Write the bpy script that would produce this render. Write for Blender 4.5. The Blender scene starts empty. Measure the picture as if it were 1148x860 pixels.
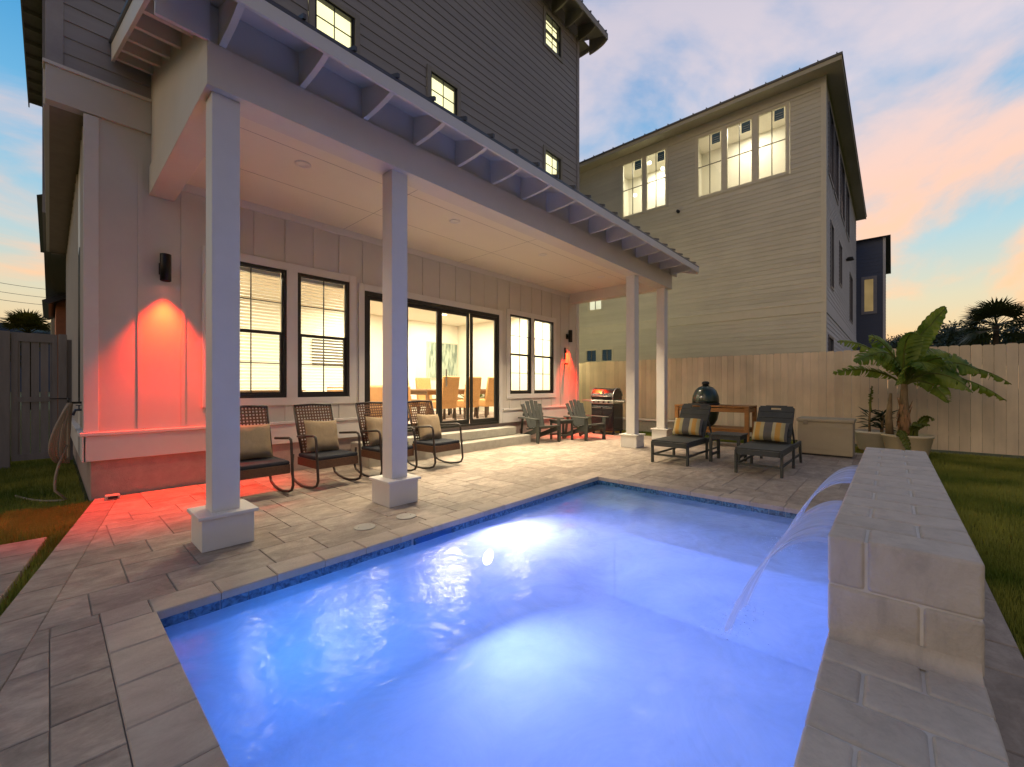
import bpy, math, random
import numpy as np
from mathutils import Vector, Matrix, noise as mnoise
random.seed(7)
S = bpy.context.scene
COL = S.collection
PI = math.pi
R_ = math.radians

# ------------------------------------------------------------------ helpers
def tag(o, label=None, cat=None, group=None, kind=None):
    if label: o['label'] = label
    if cat: o['category'] = cat
    if group: o['group'] = group
    if kind: o['kind'] = kind
    return o

def empty(name, loc=(0, 0, 0), rz=0, label=None, cat=None, group=None):
    o = bpy.data.objects.new(name, None)
    o.empty_display_size = .2
    COL.objects.link(o)
    o.location = loc
    o.rotation_euler = (0, 0, rz)
    return tag(o, label, cat, group)

def origin_of(o):
    while o.parent: o = o.parent
    return Vector(o.location) if o.type == 'EMPTY' else Vector((0, 0, 0))

class MB:
    def __init__(s):
        s.v = []; s.f = []; s.c = []; s.sm = []
    def add(s, vs, fs, smooth=False, col=None):
        n = len(s.v)
        s.v += [tuple(p) for p in vs]
        s.f += [tuple(i + n for i in f) for f in fs]
        s.sm += [smooth] * len(fs)
        s.c += [col if col is not None else .5] * len(fs)
        return s
    def box(s, x0, x1, y0, y1, z0, z1, col=None):
        vs = [(x, y, z) for x in (x0, x1) for y in (y0, y1) for z in (z0, z1)]
        fs = [(0, 1, 3, 2), (4, 6, 7, 5), (0, 4, 5, 1), (2, 3, 7, 6), (0, 2, 6, 4), (1, 5, 7, 3)]
        return s.add(vs, fs, False, col)
    def bar(s, a, b, w, h, up=(0, 0, 1), col=None):
        a = Vector(a); b = Vector(b); d = (b - a).normalized(); u = Vector(up)
        if abs(d.dot(u)) > .95: u = Vector((0, 1, 0))
        r = d.cross(u).normalized(); u = r.cross(d).normalized()
        vs = []
        for p in (a, b):
            for i, j in ((-1, -1), (1, -1), (1, 1), (-1, 1)):
                vs.append(p + r * (w / 2 * i) + u * (h / 2 * j))
        fs = [(0, 1, 2, 3), (7, 6, 5, 4), (0, 4, 5, 1), (1, 5, 6, 2), (2, 6, 7, 3), (3, 7, 4, 0)]
        return s.add(vs, fs, False, col)
    def tube(s, pts, r, n=8, closed=False, smooth=True):
        P = [Vector(p) for p in pts]
        if not hasattr(r, '__len__'): r = [r] * len(P)
        vs = []; fs = []; ref = None
        for i, p in enumerate(P):
            if closed: d = P[(i + 1) % len(P)] - P[i - 1]
            else: d = P[min(i + 1, len(P) - 1)] - P[max(i - 1, 0)]
            d.normalize()
            if ref is None:
                ref = Vector((0, 0, 1)) if abs(d.z) < .9 else Vector((1, 0, 0))
            a = d.cross(ref)
            if a.length < 1e-4: a = d.cross(Vector((0, 1, 0)))
            a.normalize(); b = d.cross(a).normalized(); ref = a.cross(d)
            for k in range(n):
                t = 2 * PI * k / n
                vs.append(p + (a * math.cos(t) + b * math.sin(t)) * r[i])
        m = len(P)
        for i in range(m if closed else m - 1):
            for k in range(n):
                j = (i + 1) % m
                fs.append((i * n + k, i * n + (k + 1) % n, j * n + (k + 1) % n, j * n + k))
        if not closed:
            fs.append(tuple(range(n - 1, -1, -1))); fs.append(tuple((m - 1) * n + k for k in range(n)))
        return s.add(vs, fs, smooth)
    def lathe(s, prof, c=(0, 0, 0), n=24, smooth=True):
        vs = []; fs = []
        for (r, z) in prof:
            for k in range(n):
                t = 2 * PI * k / n
                vs.append((c[0] + r * math.cos(t), c[1] + r * math.sin(t), c[2] + z))
        for i in range(len(prof) - 1):
            for k in range(n):
                fs.append((i * n + k, i * n + (k + 1) % n, (i + 1) * n + (k + 1) % n, (i + 1) * n + k))
        fs.append(tuple(range(n - 1, -1, -1))); fs.append(tuple((len(prof) - 1) * n + k for k in range(n)))
        return s.add(vs, fs, smooth)
    def prism(s, poly, axis, a0, a1):
        # poly in the two other axes; axis 0,1,2
        def mk(p, a):
            if axis == 0: return (a, p[0], p[1])
            if axis == 1: return (p[0], a, p[1])
            return (p[0], p[1], a)
        n = len(poly)
        vs = [mk(p, a0) for p in poly] + [mk(p, a1) for p in poly]
        fs = [tuple(range(n - 1, -1, -1)), tuple(range(n, 2 * n))] + [(i, (i + 1) % n, n + (i + 1) % n, n + i) for i in range(n)]
        return s.add(vs, fs)
    def build(s, name, mat, parent=None, bevel=0, seg=2, attr=False, sub=0):
        me = bpy.data.meshes.new(name)
        off = origin_of(parent) if parent is not None and getattr(s, 'world', False) else Vector((0, 0, 0))
        me.from_pydata([(p[0] - off.x, p[1] - off.y, p[2] - off.z) for p in s.v], [], s.f)
        me.polygons.foreach_set('use_smooth', s.sm)
        if attr:
            at = me.attributes.new('rnd', 'FLOAT', 'FACE')
            at.data.foreach_set('value', s.c)
        me.update()
        import bmesh
        bm = bmesh.new(); bm.from_mesh(me)
        bmesh.ops.recalc_face_normals(bm, faces=bm.faces)
        bm.to_mesh(me); bm.free()
        me.materials.append(mat)
        o = bpy.data.objects.new(name, me)
        COL.objects.link(o)
        if parent is not None: o.parent = parent
        if bevel:
            b = o.modifiers.new('bevel', 'BEVEL'); b.width = bevel; b.segments = seg; b.limit_method = 'ANGLE'
        if sub:
            b = o.modifiers.new('sub', 'SUBSURF'); b.levels = sub; b.render_levels = sub
        return o

def build_each(mb, name, mat, parent, bevel=0):
    """every box of the collector becomes a part of its own"""
    o = None
    for i in range(0, len(mb.v), 8):
        m = MB(); m.world = getattr(mb, 'world', False)
        m.add(mb.v[i:i + 8], [(0, 1, 3, 2), (4, 6, 7, 5), (0, 4, 5, 1), (2, 3, 7, 6), (0, 2, 6, 4), (1, 5, 7, 3)])
        o = m.build(name, mat, parent, bevel=bevel)
    return o

def WMB():
    m = MB(); m.world = True; return m

def copy_tree(o, parent=None):
    c = o.copy(); COL.objects.link(c)
    c.parent = parent
    for ch in list(o.children): copy_tree(ch, c)
    return c

# ------------------------------------------------------------------ materials
def nt(name):
    m = bpy.data.materials.new(name); m.use_nodes = True
    n = m.node_tree; n.nodes.clear()
    return m, n, n.nodes, n.links

def mat(name, col, rough=.6, metal=0, var=.12, scale=6, bump=.0, bscale=60, stretch=(1, 1, 1), coat=0, col2=None, attr=0, spec=.5, emis=None, trans=0, dirt=0):
    m, n, N, L = nt(name)
    out = N.new('ShaderNodeOutputMaterial'); p = N.new('ShaderNodeBsdfPrincipled')
    L.new(p.outputs[0], out.inputs[0])
    tc = N.new('ShaderNodeTexCoord'); mp = N.new('ShaderNodeMapping'); mp.inputs['Scale'].default_value = stretch
    L.new(tc.outputs['Object'], mp.inputs[0])
    nz = N.new('ShaderNodeTexNoise'); nz.inputs['Scale'].default_value = scale; nz.inputs['Detail'].default_value = 6; nz.inputs['Roughness'].default_value = .65
    L.new(mp.outputs[0], nz.inputs[0])
    rp = N.new('ShaderNodeValToRGB')
    c = Vector(col[:3]); d = Vector(col2[:3]) if col2 else c
    lo = c * (1 - var); hi = d * (1 + var)
    rp.color_ramp.elements[0].position = .3; rp.color_ramp.elements[0].color = (*lo, 1)
    rp.color_ramp.elements[1].position = .7; rp.color_ramp.elements[1].color = (*[min(1, q) for q in hi], 1)
    L.new(nz.outputs[0], rp.inputs[0])
    last = rp.outputs[0]
    if attr:
        a = N.new('ShaderNodeAttribute'); a.attribute_name = 'rnd'
        mr = N.new('ShaderNodeMapRange'); mr.inputs[3].default_value = 1 - attr; mr.inputs[4].default_value = 1 + attr
        L.new(a.outputs['Fac'], mr.inputs[0])
        mx = N.new('ShaderNodeVectorMath'); mx.operation = 'SCALE'
        L.new(last, mx.inputs[0]); L.new(mr.outputs[0], mx.inputs['Scale']); last = mx.outputs[0]
    if dirt:
        n2 = N.new('ShaderNodeTexNoise'); n2.inputs['Scale'].default_value = 1.3; n2.inputs['Detail'].default_value = 8
        L.new(tc.outputs['Object'], n2.inputs[0])
        mr = N.new('ShaderNodeMapRange'); mr.inputs[1].default_value = .4; mr.inputs[2].default_value = .75; mr.inputs[3].default_value = 1; mr.inputs[4].default_value = 1 - dirt
        L.new(n2.outputs[0], mr.inputs[0])
        mx = N.new('ShaderNodeVectorMath'); mx.operation = 'SCALE'
        L.new(last, mx.inputs[0]); L.new(mr.outputs[0], mx.inputs['Scale']); last = mx.outputs[0]
    L.new(last, p.inputs['Base Color'])
    p.inputs['Metallic'].default_value = metal
    rr = N.new('ShaderNodeMapRange'); rr.inputs[3].default_value = max(0, rough - .08); rr.inputs[4].default_value = min(1, rough + .08)
    L.new(nz.outputs[0], rr.inputs[0]); L.new(rr.outputs[0], p.inputs['Roughness'])
    p.inputs['Specular IOR Level'].default_value = spec
    if coat: p.inputs['Coat Weight'].default_value = coat
    if trans: p.inputs['Transmission Weight'].default_value = trans
    if emis:
        p.inputs['Emission Color'].default_value = (*emis[:3], 1); p.inputs['Emission Strength'].default_value = emis[3]
    if bump:
        nb = N.new('ShaderNodeTexNoise'); nb.inputs['Scale'].default_value = bscale; nb.inputs['Detail'].default_value = 5
        L.new(mp.outputs[0], nb.inputs[0])
        b = N.new('ShaderNodeBump'); b.inputs['Strength'].default_value = bump; b.inputs['Distance'].default_value = .01
        L.new(nb.outputs[0], b.inputs['Height']); L.new(b.outputs[0], p.inputs['Normal'])
    return m

def emit(name, col, st):
    m, n, N, L = nt(name)
    out = N.new('ShaderNodeOutputMaterial'); e = N.new('ShaderNodeEmission')
    e.inputs[0].default_value = (*col, 1); e.inputs[1].default_value = st
    L.new(e.outputs[0], out.inputs[0]); return m

def two_sided(N, L, f, ior):
    g = N.new('ShaderNodeNewGeometry'); m = N.new('ShaderNodeMapRange')
    m.inputs[3].default_value = ior; m.inputs[4].default_value = 1 / ior
    L.new(g.outputs['Backfacing'], m.inputs[0]); L.new(m.outputs[0], f.inputs[0])

def glass(name, tint=(.95, .97, .95), rough=.02, base=.0, ior=1.45):
    m, n, N, L = nt(name)
    out = N.new('ShaderNodeOutputMaterial'); t = N.new('ShaderNodeBsdfTransparent'); g = N.new('ShaderNodeBsdfGlossy')
    t.inputs[0].default_value = (*tint, 1); g.inputs['Roughness'].default_value = rough
    f = N.new('ShaderNodeFresnel'); two_sided(N, L, f, ior)
    a = N.new('ShaderNodeMath'); a.operation = 'ADD'; a.inputs[1].default_value = base; a.use_clamp = True
    L.new(f.outputs[0], a.inputs[0])
    mx = N.new('ShaderNodeMixShader'); L.new(a.outputs[0], mx.inputs[0]); L.new(t.outputs[0], mx.inputs[1]); L.new(g.outputs[0], mx.inputs[2])
    L.new(mx.outputs[0], out.inputs[0]); return m

M = {}
M['white'] = mat('painted_board', (.66, .62, .55), .5, var=.03, scale=3, bump=.05, bscale=40, dirt=.05)
M['trim'] = mat('painted_trim', (.74, .71, .66), .45, var=.03, scale=4, bump=.04)
M['ceil'] = mat('painted_ceiling', (.74, .69, .57), .6, var=.02, scale=2)
M['siding'] = mat('grey_lap_siding', (.34, .32, .32), .6, var=.06, scale=5, stretch=(.3, 1, 4), bump=.1, bscale=30, attr=.05)
M['found'] = mat('stucco_foundation', (.42, .33, .29), .9, var=.12, scale=9, bump=.5, bscale=90)
M['black'] = mat('black_window_frame', (.022, .021, .018), .4, var=.1, spec=.4)
M['glass'] = glass('window_glass')
M['roof'] = mat('standing_seam_metal', (.10, .10, .11), .4, metal=.6, var=.1)
M['inner'] = mat('interior_paint', (.80, .76, .66), .8, var=.02)
M['infloor'] = mat('interior_floor_tile', (.62, .58, .50), .35, var=.06)
M['conc'] = mat('cast_concrete_step', (.42, .40, .34), .85, var=.12, scale=10, bump=.3, bscale=100, dirt=.2)
M['blind'] = mat('blind_slat', (.88, .86, .78), .6, var=.02)
M['fence'] = mat('painted_fence_board', (.75, .62, .45), .7, var=.06, scale=4, stretch=(3, 3, .4), bump=.25, bscale=25, attr=.11, dirt=.22)
M['gatew'] = mat('shaded_gate_board', (.30, .27, .25), .8, var=.15, scale=4, stretch=(3, 3, .4), bump=.2, attr=.08)  # dark taupe has the shade on these boards put into it
M['nsiding'] = mat('beige_lap_siding', (.57, .545, .46), .7, dirt=.10, var=.06, scale=3, stretch=(1, .3, 4), bump=.1, attr=.05)
M['nside'] = mat('pale_side_siding', (.55, .56, .60), .7, var=.06, scale=3, attr=.05)
M['ntrim'] = mat('beige_window_trim', (.58, .55, .46), .6, var=.05)
M['nroof'] = mat('dark_eave_metal', (.10, .095, .09), .6, var=.1)
M['nsoffit'] = mat('eave_soffit_board', (.44, .40, .30), .7, var=.06)
M['blue'] = mat('navy_siding', (.07, .09, .15), .7, var=.08, scale=2)
M['dwood'] = mat('dark_brown_frame', (.035, .022, .016), .45, var=.2, scale=20)
M['wicker'] = mat('brown_wicker', (.12, .055, .025), .6, var=.3, scale=60, bump=.4, bscale=120)
M['navy'] = mat('navy_seat_fabric', (.022, .026, .035), .9, var=.15, scale=40, bump=.3, bscale=200)
M['beige'] = mat('tan_pillow_fabric', (.33, .25, .15), .95, var=.1, scale=25, bump=.4, bscale=180)
M['poly'] = mat('charcoal_poly_lumber', (.055, .06, .052), .6, var=.15, scale=8, stretch=(1, 1, 1), bump=.12)
M['steel'] = mat('brushed_steel', (.55, .54, .50), .3, metal=.9, var=.08, scale=20, stretch=(1, 12, 1))
M['gblack'] = mat('enamel_black', (.018, .016, .018), .22, var=.1, coat=.4)
M['rubber'] = mat('black_plastic', (.02, .02, .02), .6)
M['egg'] = mat('green_glazed_ceramic', (.010, .028, .016), .3, var=.25, scale=80, bump=.35, bscale=70, coat=.4)
M['cedar'] = mat('cedar_table_wood', (.30, .13, .03), .55, var=.25, scale=9, stretch=(1, .3, 3), bump=.1)
M['resin'] = mat('beige_resin', (.40, .34, .23), .6, var=.04, scale=6, bump=.1)
M['pot'] = mat('cream_glazed_pot', (.66, .62, .52), .5, var=.08, scale=5, dirt=.15)
M['pot2'] = mat('tan_resin_pot', (.66, .56, .36), .6, var=.08, scale=5, dirt=.15)
M['soil'] = mat('potting_soil', (.03, .02, .012), .95, bump=1, bscale=60)
M['tank'] = mat('lamp_black_metal', (.012, .011, .011), .35, metal=.5)
M['hose'] = mat('tan_rubber_hose', (.34, .27, .19), .6, var=.1)
M['lid'] = mat('drain_lid_plastic', (.50, .47, .40), .6, var=.06)
M['ltxt'] = mat('tan_rattan', (.50, .27, .10), .7, var=.2, scale=50, bump=.4, bscale=120)
M['sofa'] = mat('tan_leather', (.42, .22, .09), .55, var=.1)
M['darkleg'] = mat('dark_walnut', (.05, .03, .02), .5)
M['tabwood'] = mat('interior_table_wood', (.22, .13, .07), .5, var=.2)
M['bark'] = mat('dark_bark', (.06, .045, .03), .9, var=.3, bump=.6)
M['lampglass'] = emit('lit_disc', (1, .86, .6), 12)

def leafmat(name, a, b, scale=3, sub=.25):
    m, n, N, L = nt(name)
    out = N.new('ShaderNodeOutputMaterial'); p = N.new('ShaderNodeBsdfPrincipled'); t = N.new('ShaderNodeBsdfTranslucent'); mx = N.new('ShaderNodeMixShader')
    tc = N.new('ShaderNodeTexCoord'); nz = N.new('ShaderNodeTexNoise'); nz.inputs['Scale'].default_value = scale; nz.inputs['Detail'].default_value = 4
    L.new(tc.outputs['Object'], nz.inputs[0])
    rp = N.new('ShaderNodeValToRGB'); rp.color_ramp.elements[0].position = .32; rp.color_ramp.elements[1].position = .68
    rp.color_ramp.elements[0].color = (*a, 1); rp.color_ramp.elements[1].color = (*b, 1)
    L.new(nz.outputs[0], rp.inputs[0]); L.new(rp.outputs[0], p.inputs['Base Color']); L.new(rp.outputs[0], t.inputs[0])
    p.inputs['Roughness'].default_value = .5; mx.inputs[0].default_value = sub
    L.new(p.outputs[0], mx.inputs[1]); L.new(t.outputs[0], mx.inputs[2]); L.new(mx.outputs[0], out.inputs[0])
    return m
M['grass'] = leafmat('grass_blade', (.12, .18, .02), (.38, .38, .07), 1.1, .35)
M['leaf'] = leafmat('banana_leaf', (.08, .18, .016), (.30, .38, .05), 4.5, .45)
M['leafy'] = leafmat('young_leaf', (.09, .14, .015), (.20, .22, .03), 8, .3)
M['leafd'] = leafmat('dark_foliage', (.012, .022, .010), (.035, .055, .018), .6, .2)
M['palm'] = leafmat('palm_frond', (.02, .035, .012), (.07, .08, .02), .9, .2)
M['pstem'] = mat('banana_stem', (.22, .15, .07), .7, var=.35, scale=14, stretch=(2, 2, .6), bump=.4)

# paver material with streaks
def pavermat(name, c1, c2, attr=.22, st=(1, 5, 1), lo=.62, bs=.5):
    m, n, N, L = nt(name)
    out = N.new('ShaderNodeOutputMaterial'); p = N.new('ShaderNodeBsdfPrincipled'); L.new(p.outputs[0], out.inputs[0])
    tc = N.new('ShaderNodeTexCoord'); at = N.new('ShaderNodeAttribute'); at.attribute_name = 'rnd'
    # shift the pattern per stone
    cm = N.new('ShaderNodeVectorMath'); cm.operation = 'ADD'
    sc = N.new('ShaderNodeMath'); sc.operation = 'MULTIPLY'; sc.inputs[1].default_value = 37.
    L.new(at.outputs['Fac'], sc.inputs[0]); L.new(tc.outputs['Object'], cm.inputs[0]); L.new(sc.outputs[0], cm.inputs[1])
    mp = N.new('ShaderNodeMapping'); mp.inputs['Scale'].default_value = st; L.new(cm.outputs[0], mp.inputs[0])
    nz = N.new('ShaderNodeTexNoise'); nz.inputs['Scale'].default_value = 4.5; nz.inputs['Detail'].default_value = 11; nz.inputs['Roughness'].default_value = .72; nz.inputs['Distortion'].default_value = .4
    L.new(mp.outputs[0], nz.inputs[0])
    rp = N.new('ShaderNodeValToRGB'); e = rp.color_ramp.elements
    e[0].position = .34; e[0].color = (*[q * lo for q in c1], 1); e[1].position = .68; e[1].color = (*c2, 1)
    k = e.new(.5); k.color = (*c1, 1)
    L.new(nz.outputs[0], rp.inputs[0])
    mr = N.new('ShaderNodeMapRange'); mr.inputs[3].default_value = 1 - attr; mr.inputs[4].default_value = 1 + attr
    wn = N.new('ShaderNodeTexWhiteNoise'); wn.noise_dimensions = '1D'; L.new(at.outputs['Fac'], wn.inputs['W']); L.new(wn.outputs['Value'], mr.inputs[0])
    vm = N.new('ShaderNodeVectorMath'); vm.operation = 'SCALE'; L.new(rp.outputs[0], vm.inputs[0]); L.new(mr.outputs[0], vm.inputs['Scale'])
    L.new(vm.outputs[0], p.inputs['Base Color'])
    rr = N.new('ShaderNodeMapRange'); rr.inputs[3].default_value = .5; rr.inputs[4].default_value = .8; L.new(nz.outputs[0], rr.inputs[0]); L.new(rr.outputs[0], p.inputs['Roughness'])
    nb = N.new('ShaderNodeTexNoise'); nb.inputs['Scale'].default_value = 60; nb.inputs['Detail'].default_value = 6; L.new(cm.outputs[0], nb.inputs[0])
    ad = N.new('ShaderNodeMath'); ad.operation = 'MULTIPLY_ADD'; ad.inputs[1].default_value = 1.5; L.new(nz.outputs[0], ad.inputs[0]); L.new(nb.outputs[0], ad.inputs[2])
    b = N.new('ShaderNodeBump'); b.inputs['Strength'].default_value = bs; b.inputs['Distance'].default_value = .006; L.new(ad.outputs[0], b.inputs['Height']); L.new(b.outputs[0], p.inputs['Normal'])
    return m
M['paver'] = pavermat('patio_paver', (.36, .295, .235), (.51, .43, .35), .15, (1, 1.7, 1), .66)
M['paverD'] = pavermat('border_paver', (.32, .265, .215), (.45, .385, .32), .15, (1, 1.7, 1), .66)
M['coping'] = pavermat('pool_coping', (.46, .38, .31), (.53, .45, .37), .07, (1, 2, 1), .85)
M['wallb'] = pavermat('wall_coping_brick', (.55, .49, .42), (.61, .55, .475), .07, (2, 2, 1), .82, .6)
M['joint'] = mat('joint_sand', (.27, .23, .195), .95, bump=.4)
M['mortar'] = mat('pale_mortar', (.66, .62, .56), .9, bump=.3)
M['shell'] = mat('pool_plaster', (.42, .58, .78), .7, var=.06, scale=3, bump=.1)

def tilemat():
    m, n, N, L = nt('pool_waterline_tile')
    out = N.new('ShaderNodeOutputMaterial'); p = N.new('ShaderNodeBsdfPrincipled'); L.new(p.outputs[0], out.inputs[0])
    tc = N.new('ShaderNodeTexCoord'); nz = N.new('ShaderNodeTexNoise'); nz.inputs['Scale'].default_value = 28; nz.inputs['Detail'].default_value = 7; nz.inputs['Distortion'].default_value = 1.2
    L.new(tc.outputs['Object'], nz.inputs[0])
    rp = N.new('ShaderNodeValToRGB'); e = rp.color_ramp.elements
    e[0].position = .36; e[0].color = (.01, .045, .12, 1); e[1].position = .66; e[1].color = (.10, .26, .42, 1)
    L.new(nz.outputs[0], rp.inputs[0]); L.new(rp.outputs[0], p.inputs['Base Color']); p.inputs['Roughness'].default_value = .15
    p.inputs['Coat Weight'].default_value = .5
    return m
M['tile'] = tilemat()
M['grout'] = mat('tile_grout', (.35, .42, .48), .9)

def watermat():
    m, n, N, L = nt('pool_water')
    out = N.new('ShaderNodeOutputMaterial'); t = N.new('ShaderNodeBsdfTransparent'); g = N.new('ShaderNodeBsdfGlossy')
    t.inputs[0].default_value = (.86, .93, .99, 1); g.inputs['Roughness'].default_value = .16
    tc = N.new('ShaderNodeTexCoord')
    n1 = N.new('ShaderNodeTexNoise'); n1.inputs['Scale'].default_value = 9; n1.inputs['Detail'].default_value = 7; n1.inputs['Distortion'].default_value = .8; L.new(tc.outputs['Object'], n1.inputs[0])
    b = N.new('ShaderNodeBump'); b.inputs['Strength'].default_value = .22; b.inputs['Distance'].default_value = .03; L.new(n1.outputs[0], b.inputs['Height'])
    L.new(b.outputs[0], g.inputs['Normal'])
    f = N.new('ShaderNodeFresnel'); two_sided(N, L, f, 1.33); L.new(b.outputs[0], f.inputs['Normal'])
    tl = N.new('ShaderNodeBsdfTranslucent'); tl.inputs[0].default_value = (.80, .90, 1, 1)
    n3 = N.new('ShaderNodeTexNoise'); n3.inputs['Scale'].default_value = 2.2; n3.inputs['Detail'].default_value = 10; n3.inputs['Roughness'].default_value = .72; n3.inputs['Distortion'].default_value = 1.2; L.new(tc.outputs['Object'], n3.inputs[0])
    r3 = N.new('ShaderNodeMapRange'); r3.inputs[1].default_value = .35; r3.inputs[2].default_value = .7; r3.inputs[3].default_value = .44; r3.inputs[4].default_value = .64; L.new(n3.outputs[0], r3.inputs[0])
    mt = N.new('ShaderNodeMixShader'); L.new(r3.outputs[0], mt.inputs[0]); L.new(t.outputs[0], mt.inputs[1]); L.new(tl.outputs[0], mt.inputs[2])
    mx = N.new('ShaderNodeMixShader'); L.new(f.outputs[0], mx.inputs[0]); L.new(mt.outputs[0], mx.inputs[1]); L.new(g.outputs[0], mx.inputs[2])
    L.new(mx.outputs[0], out.inputs[0]); return m
M['water'] = watermat()

def fallmat():
    m, n, N, L = nt('falling_water')
    out = N.new('ShaderNodeOutputMaterial'); t = N.new('ShaderNodeBsdfTransparent'); p = N.new('ShaderNodeBsdfPrincipled')
    p.inputs['Base Color'].default_value = (.75, .85, 1, 1); p.inputs['Roughness'].default_value = .15; p.inputs['Specular IOR Level'].default_value = .8
    tl = N.new('ShaderNodeBsdfTranslucent'); tl.inputs[0].default_value = (.8, .88, 1, 1)
    m2 = N.new('ShaderNodeMixShader'); m2.inputs[0].default_value = .5; L.new(p.outputs[0], m2.inputs[1]); L.new(tl.outputs[0], m2.inputs[2])
    tc = N.new('ShaderNodeTexCoord'); mp = N.new('ShaderNodeMapping'); mp.inputs['Scale'].default_value = (14, .5, .5); L.new(tc.outputs['Object'], mp.inputs[0])
    nz = N.new('ShaderNodeTexNoise'); nz.inputs['Scale'].default_value = 1; nz.inputs['Detail'].default_value = 3; L.new(mp.outputs[0], nz.inputs[0])
    mr = N.new('ShaderNodeMapRange'); mr.inputs[1].default_value = .35; mr.inputs[2].default_value = .65; mr.inputs[3].default_value = .5; mr.inputs[4].default_value = .86; L.new(nz.outputs[0], mr.inputs[0])
    mx = N.new('ShaderNodeMixShader'); L.new(mr.outputs[0], mx.inputs[0]); L.new(t.outputs[0], mx.inputs[1]); L.new(m2.outputs[0], mx.inputs[2])
    L.new(mx.outputs[0], out.inputs[0]); return m
M['fall'] = fallmat()

M['foam'] = mat('white_foam', (.80, .86, .95), .4, var=.02)
def groundmat():
    return mat('lawn_soil', (.07, .09, .015), .95, var=.35, scale=5, bump=1, bscale=80, col2=(.12, .12, .025))
M['ground'] = groundmat()

def stripemat():
    m, n, N, L = nt('striped_pillow_fabric')
    out = N.new('ShaderNodeOutputMaterial'); p = N.new('ShaderNodeBsdfPrincipled'); L.new(p.outputs[0], out.inputs[0])
    tc = N.new('ShaderNodeTexCoord'); sx = N.new('ShaderNodeSeparateXYZ'); L.new(tc.outputs['Object'], sx.inputs[0])
    ml = N.new('ShaderNodeMath'); ml.operation = 'MULTIPLY_ADD'; ml.inputs[1].default_value = 3.6; ml.inputs[2].default_value = 10.12; L.new(sx.outputs['Y'], ml.inputs[0])
    fr = N.new('ShaderNodeMath'); fr.operation = 'FRACT'; L.new(ml.outputs[0], fr.inputs[0])
    rp = N.new('ShaderNodeValToRGB'); rp.color_ramp.interpolation = 'CONSTANT'; e = rp.color_ramp.elements
    e[0].position = 0; e[0].color = (.13, .125, .11, 1); e[1].position = .36; e[1].color = (.46, .40, .20, 1)
    k = e.new(.55); k.color = (.58, .33, .08, 1); k = e.new(.80); k.color = (.50, .45, .26, 1); k = e.new(.95); k.color = (.13, .125, .11, 1)
    L.new(fr.outputs[0], rp.inputs[0]); L.new(rp.outputs[0], p.inputs['Base Color']); p.inputs['Roughness'].default_value = .95
    return m
M['stripe'] = stripemat()

def litmat(name, col, st, seed=0):
    # a lit room seen as a bright blind / wall behind the panes
    m, n, N, L = nt(name)
    out = N.new('ShaderNodeOutputMaterial'); e = N.new('ShaderNodeEmission')
    tc = N.new('ShaderNodeTexCoord'); nz = N.new('ShaderNodeTexNoise'); nz.inputs['Scale'].default_value = 1.3; L.new(tc.outputs['Object'], nz.inputs[0])
    mr = N.new('ShaderNodeMapRange'); mr.inputs[1].default_value = .3; mr.inputs[2].default_value = .7; mr.inputs[3].default_value = st * .75; mr.inputs[4].default_value = st * 1.15
    L.new(nz.outputs[0], mr.inputs[0]); L.new(mr.outputs[0], e.inputs[1]); e.inputs[0].default_value = (*col, 1)
    L.new(e.outputs[0], out.inputs[0]); return m
M['lit_up'] = litmat('lit_blind_upstairs', (1, .90, .48), 1.7)
M['lit_n'] = litmat('lit_room_beige', (1, .87, .56), .62)
M['lit_g'] = litmat('lit_room_white', (1, .95, .65), .9)

# ------------------------------------------------------------------ camera
cam = bpy.data.cameras.new('camera'); co = bpy.data.objects.new('camera', cam); COL.objects.link(co)
co.location = (0, 0, 1.25); co.rotation_euler = (R_(90), 0, -math.atan2(426, 470) * 0 - (PI / 2 - math.atan2(426, 470)))
cam.sensor_width = 36; cam.lens = 470 / 1148 * 36; cam.shift_y = 3.5 / 1148; cam.clip_start = .05; cam.clip_end = 1500
S.camera = co

# ------------------------------------------------------------------ world
w = bpy.data.worlds.new('World'); S.world = w; w.use_nodes = True
N = w.node_tree.nodes; L = w.node_tree.links; N.clear()
out = N.new('ShaderNodeOutputWorld'); bg = N.new('ShaderNodeBackground'); L.new(bg.outputs[0], out.inputs[0])
tc = N.new('ShaderNodeTexCoord'); sx = N.new('ShaderNodeSeparateXYZ'); L.new(tc.outputs['Generated'], sx.inputs[0])
def ramp(cols, inp):
    r = N.new('ShaderNodeValToRGB'); e = r.color_ramp.elements
    e[0].position = cols[0][0]; e[0].color = (*cols[0][1], 1); e[1].position = cols[-1][0]; e[1].color = (*cols[-1][1], 1)
    for p_, c_ in cols[1:-1]:
        k = e.new(p_); k.color = (*c_, 1)
    L.new(inp, r.inputs[0]); return r
base = ramp([(0, (.70, .46, .24)), (.07, (.80, .52, .26)), (.15, (.66, .58, .40)), (.25, (.38, .56, .62)), (.38, (.16, .44, .68)), (.56, (.03, .27, .58)), (1, (.07, .18, .42))], sx.outputs['Z'])
sky = N.new('ShaderNodeTexSky'); sky.sky_type = 'NISHITA'; sky.sun_disc = False
sky.sun_elevation = R_(3); sky.sun_rotation = R_(250); sky.air_density = 1.0
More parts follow.
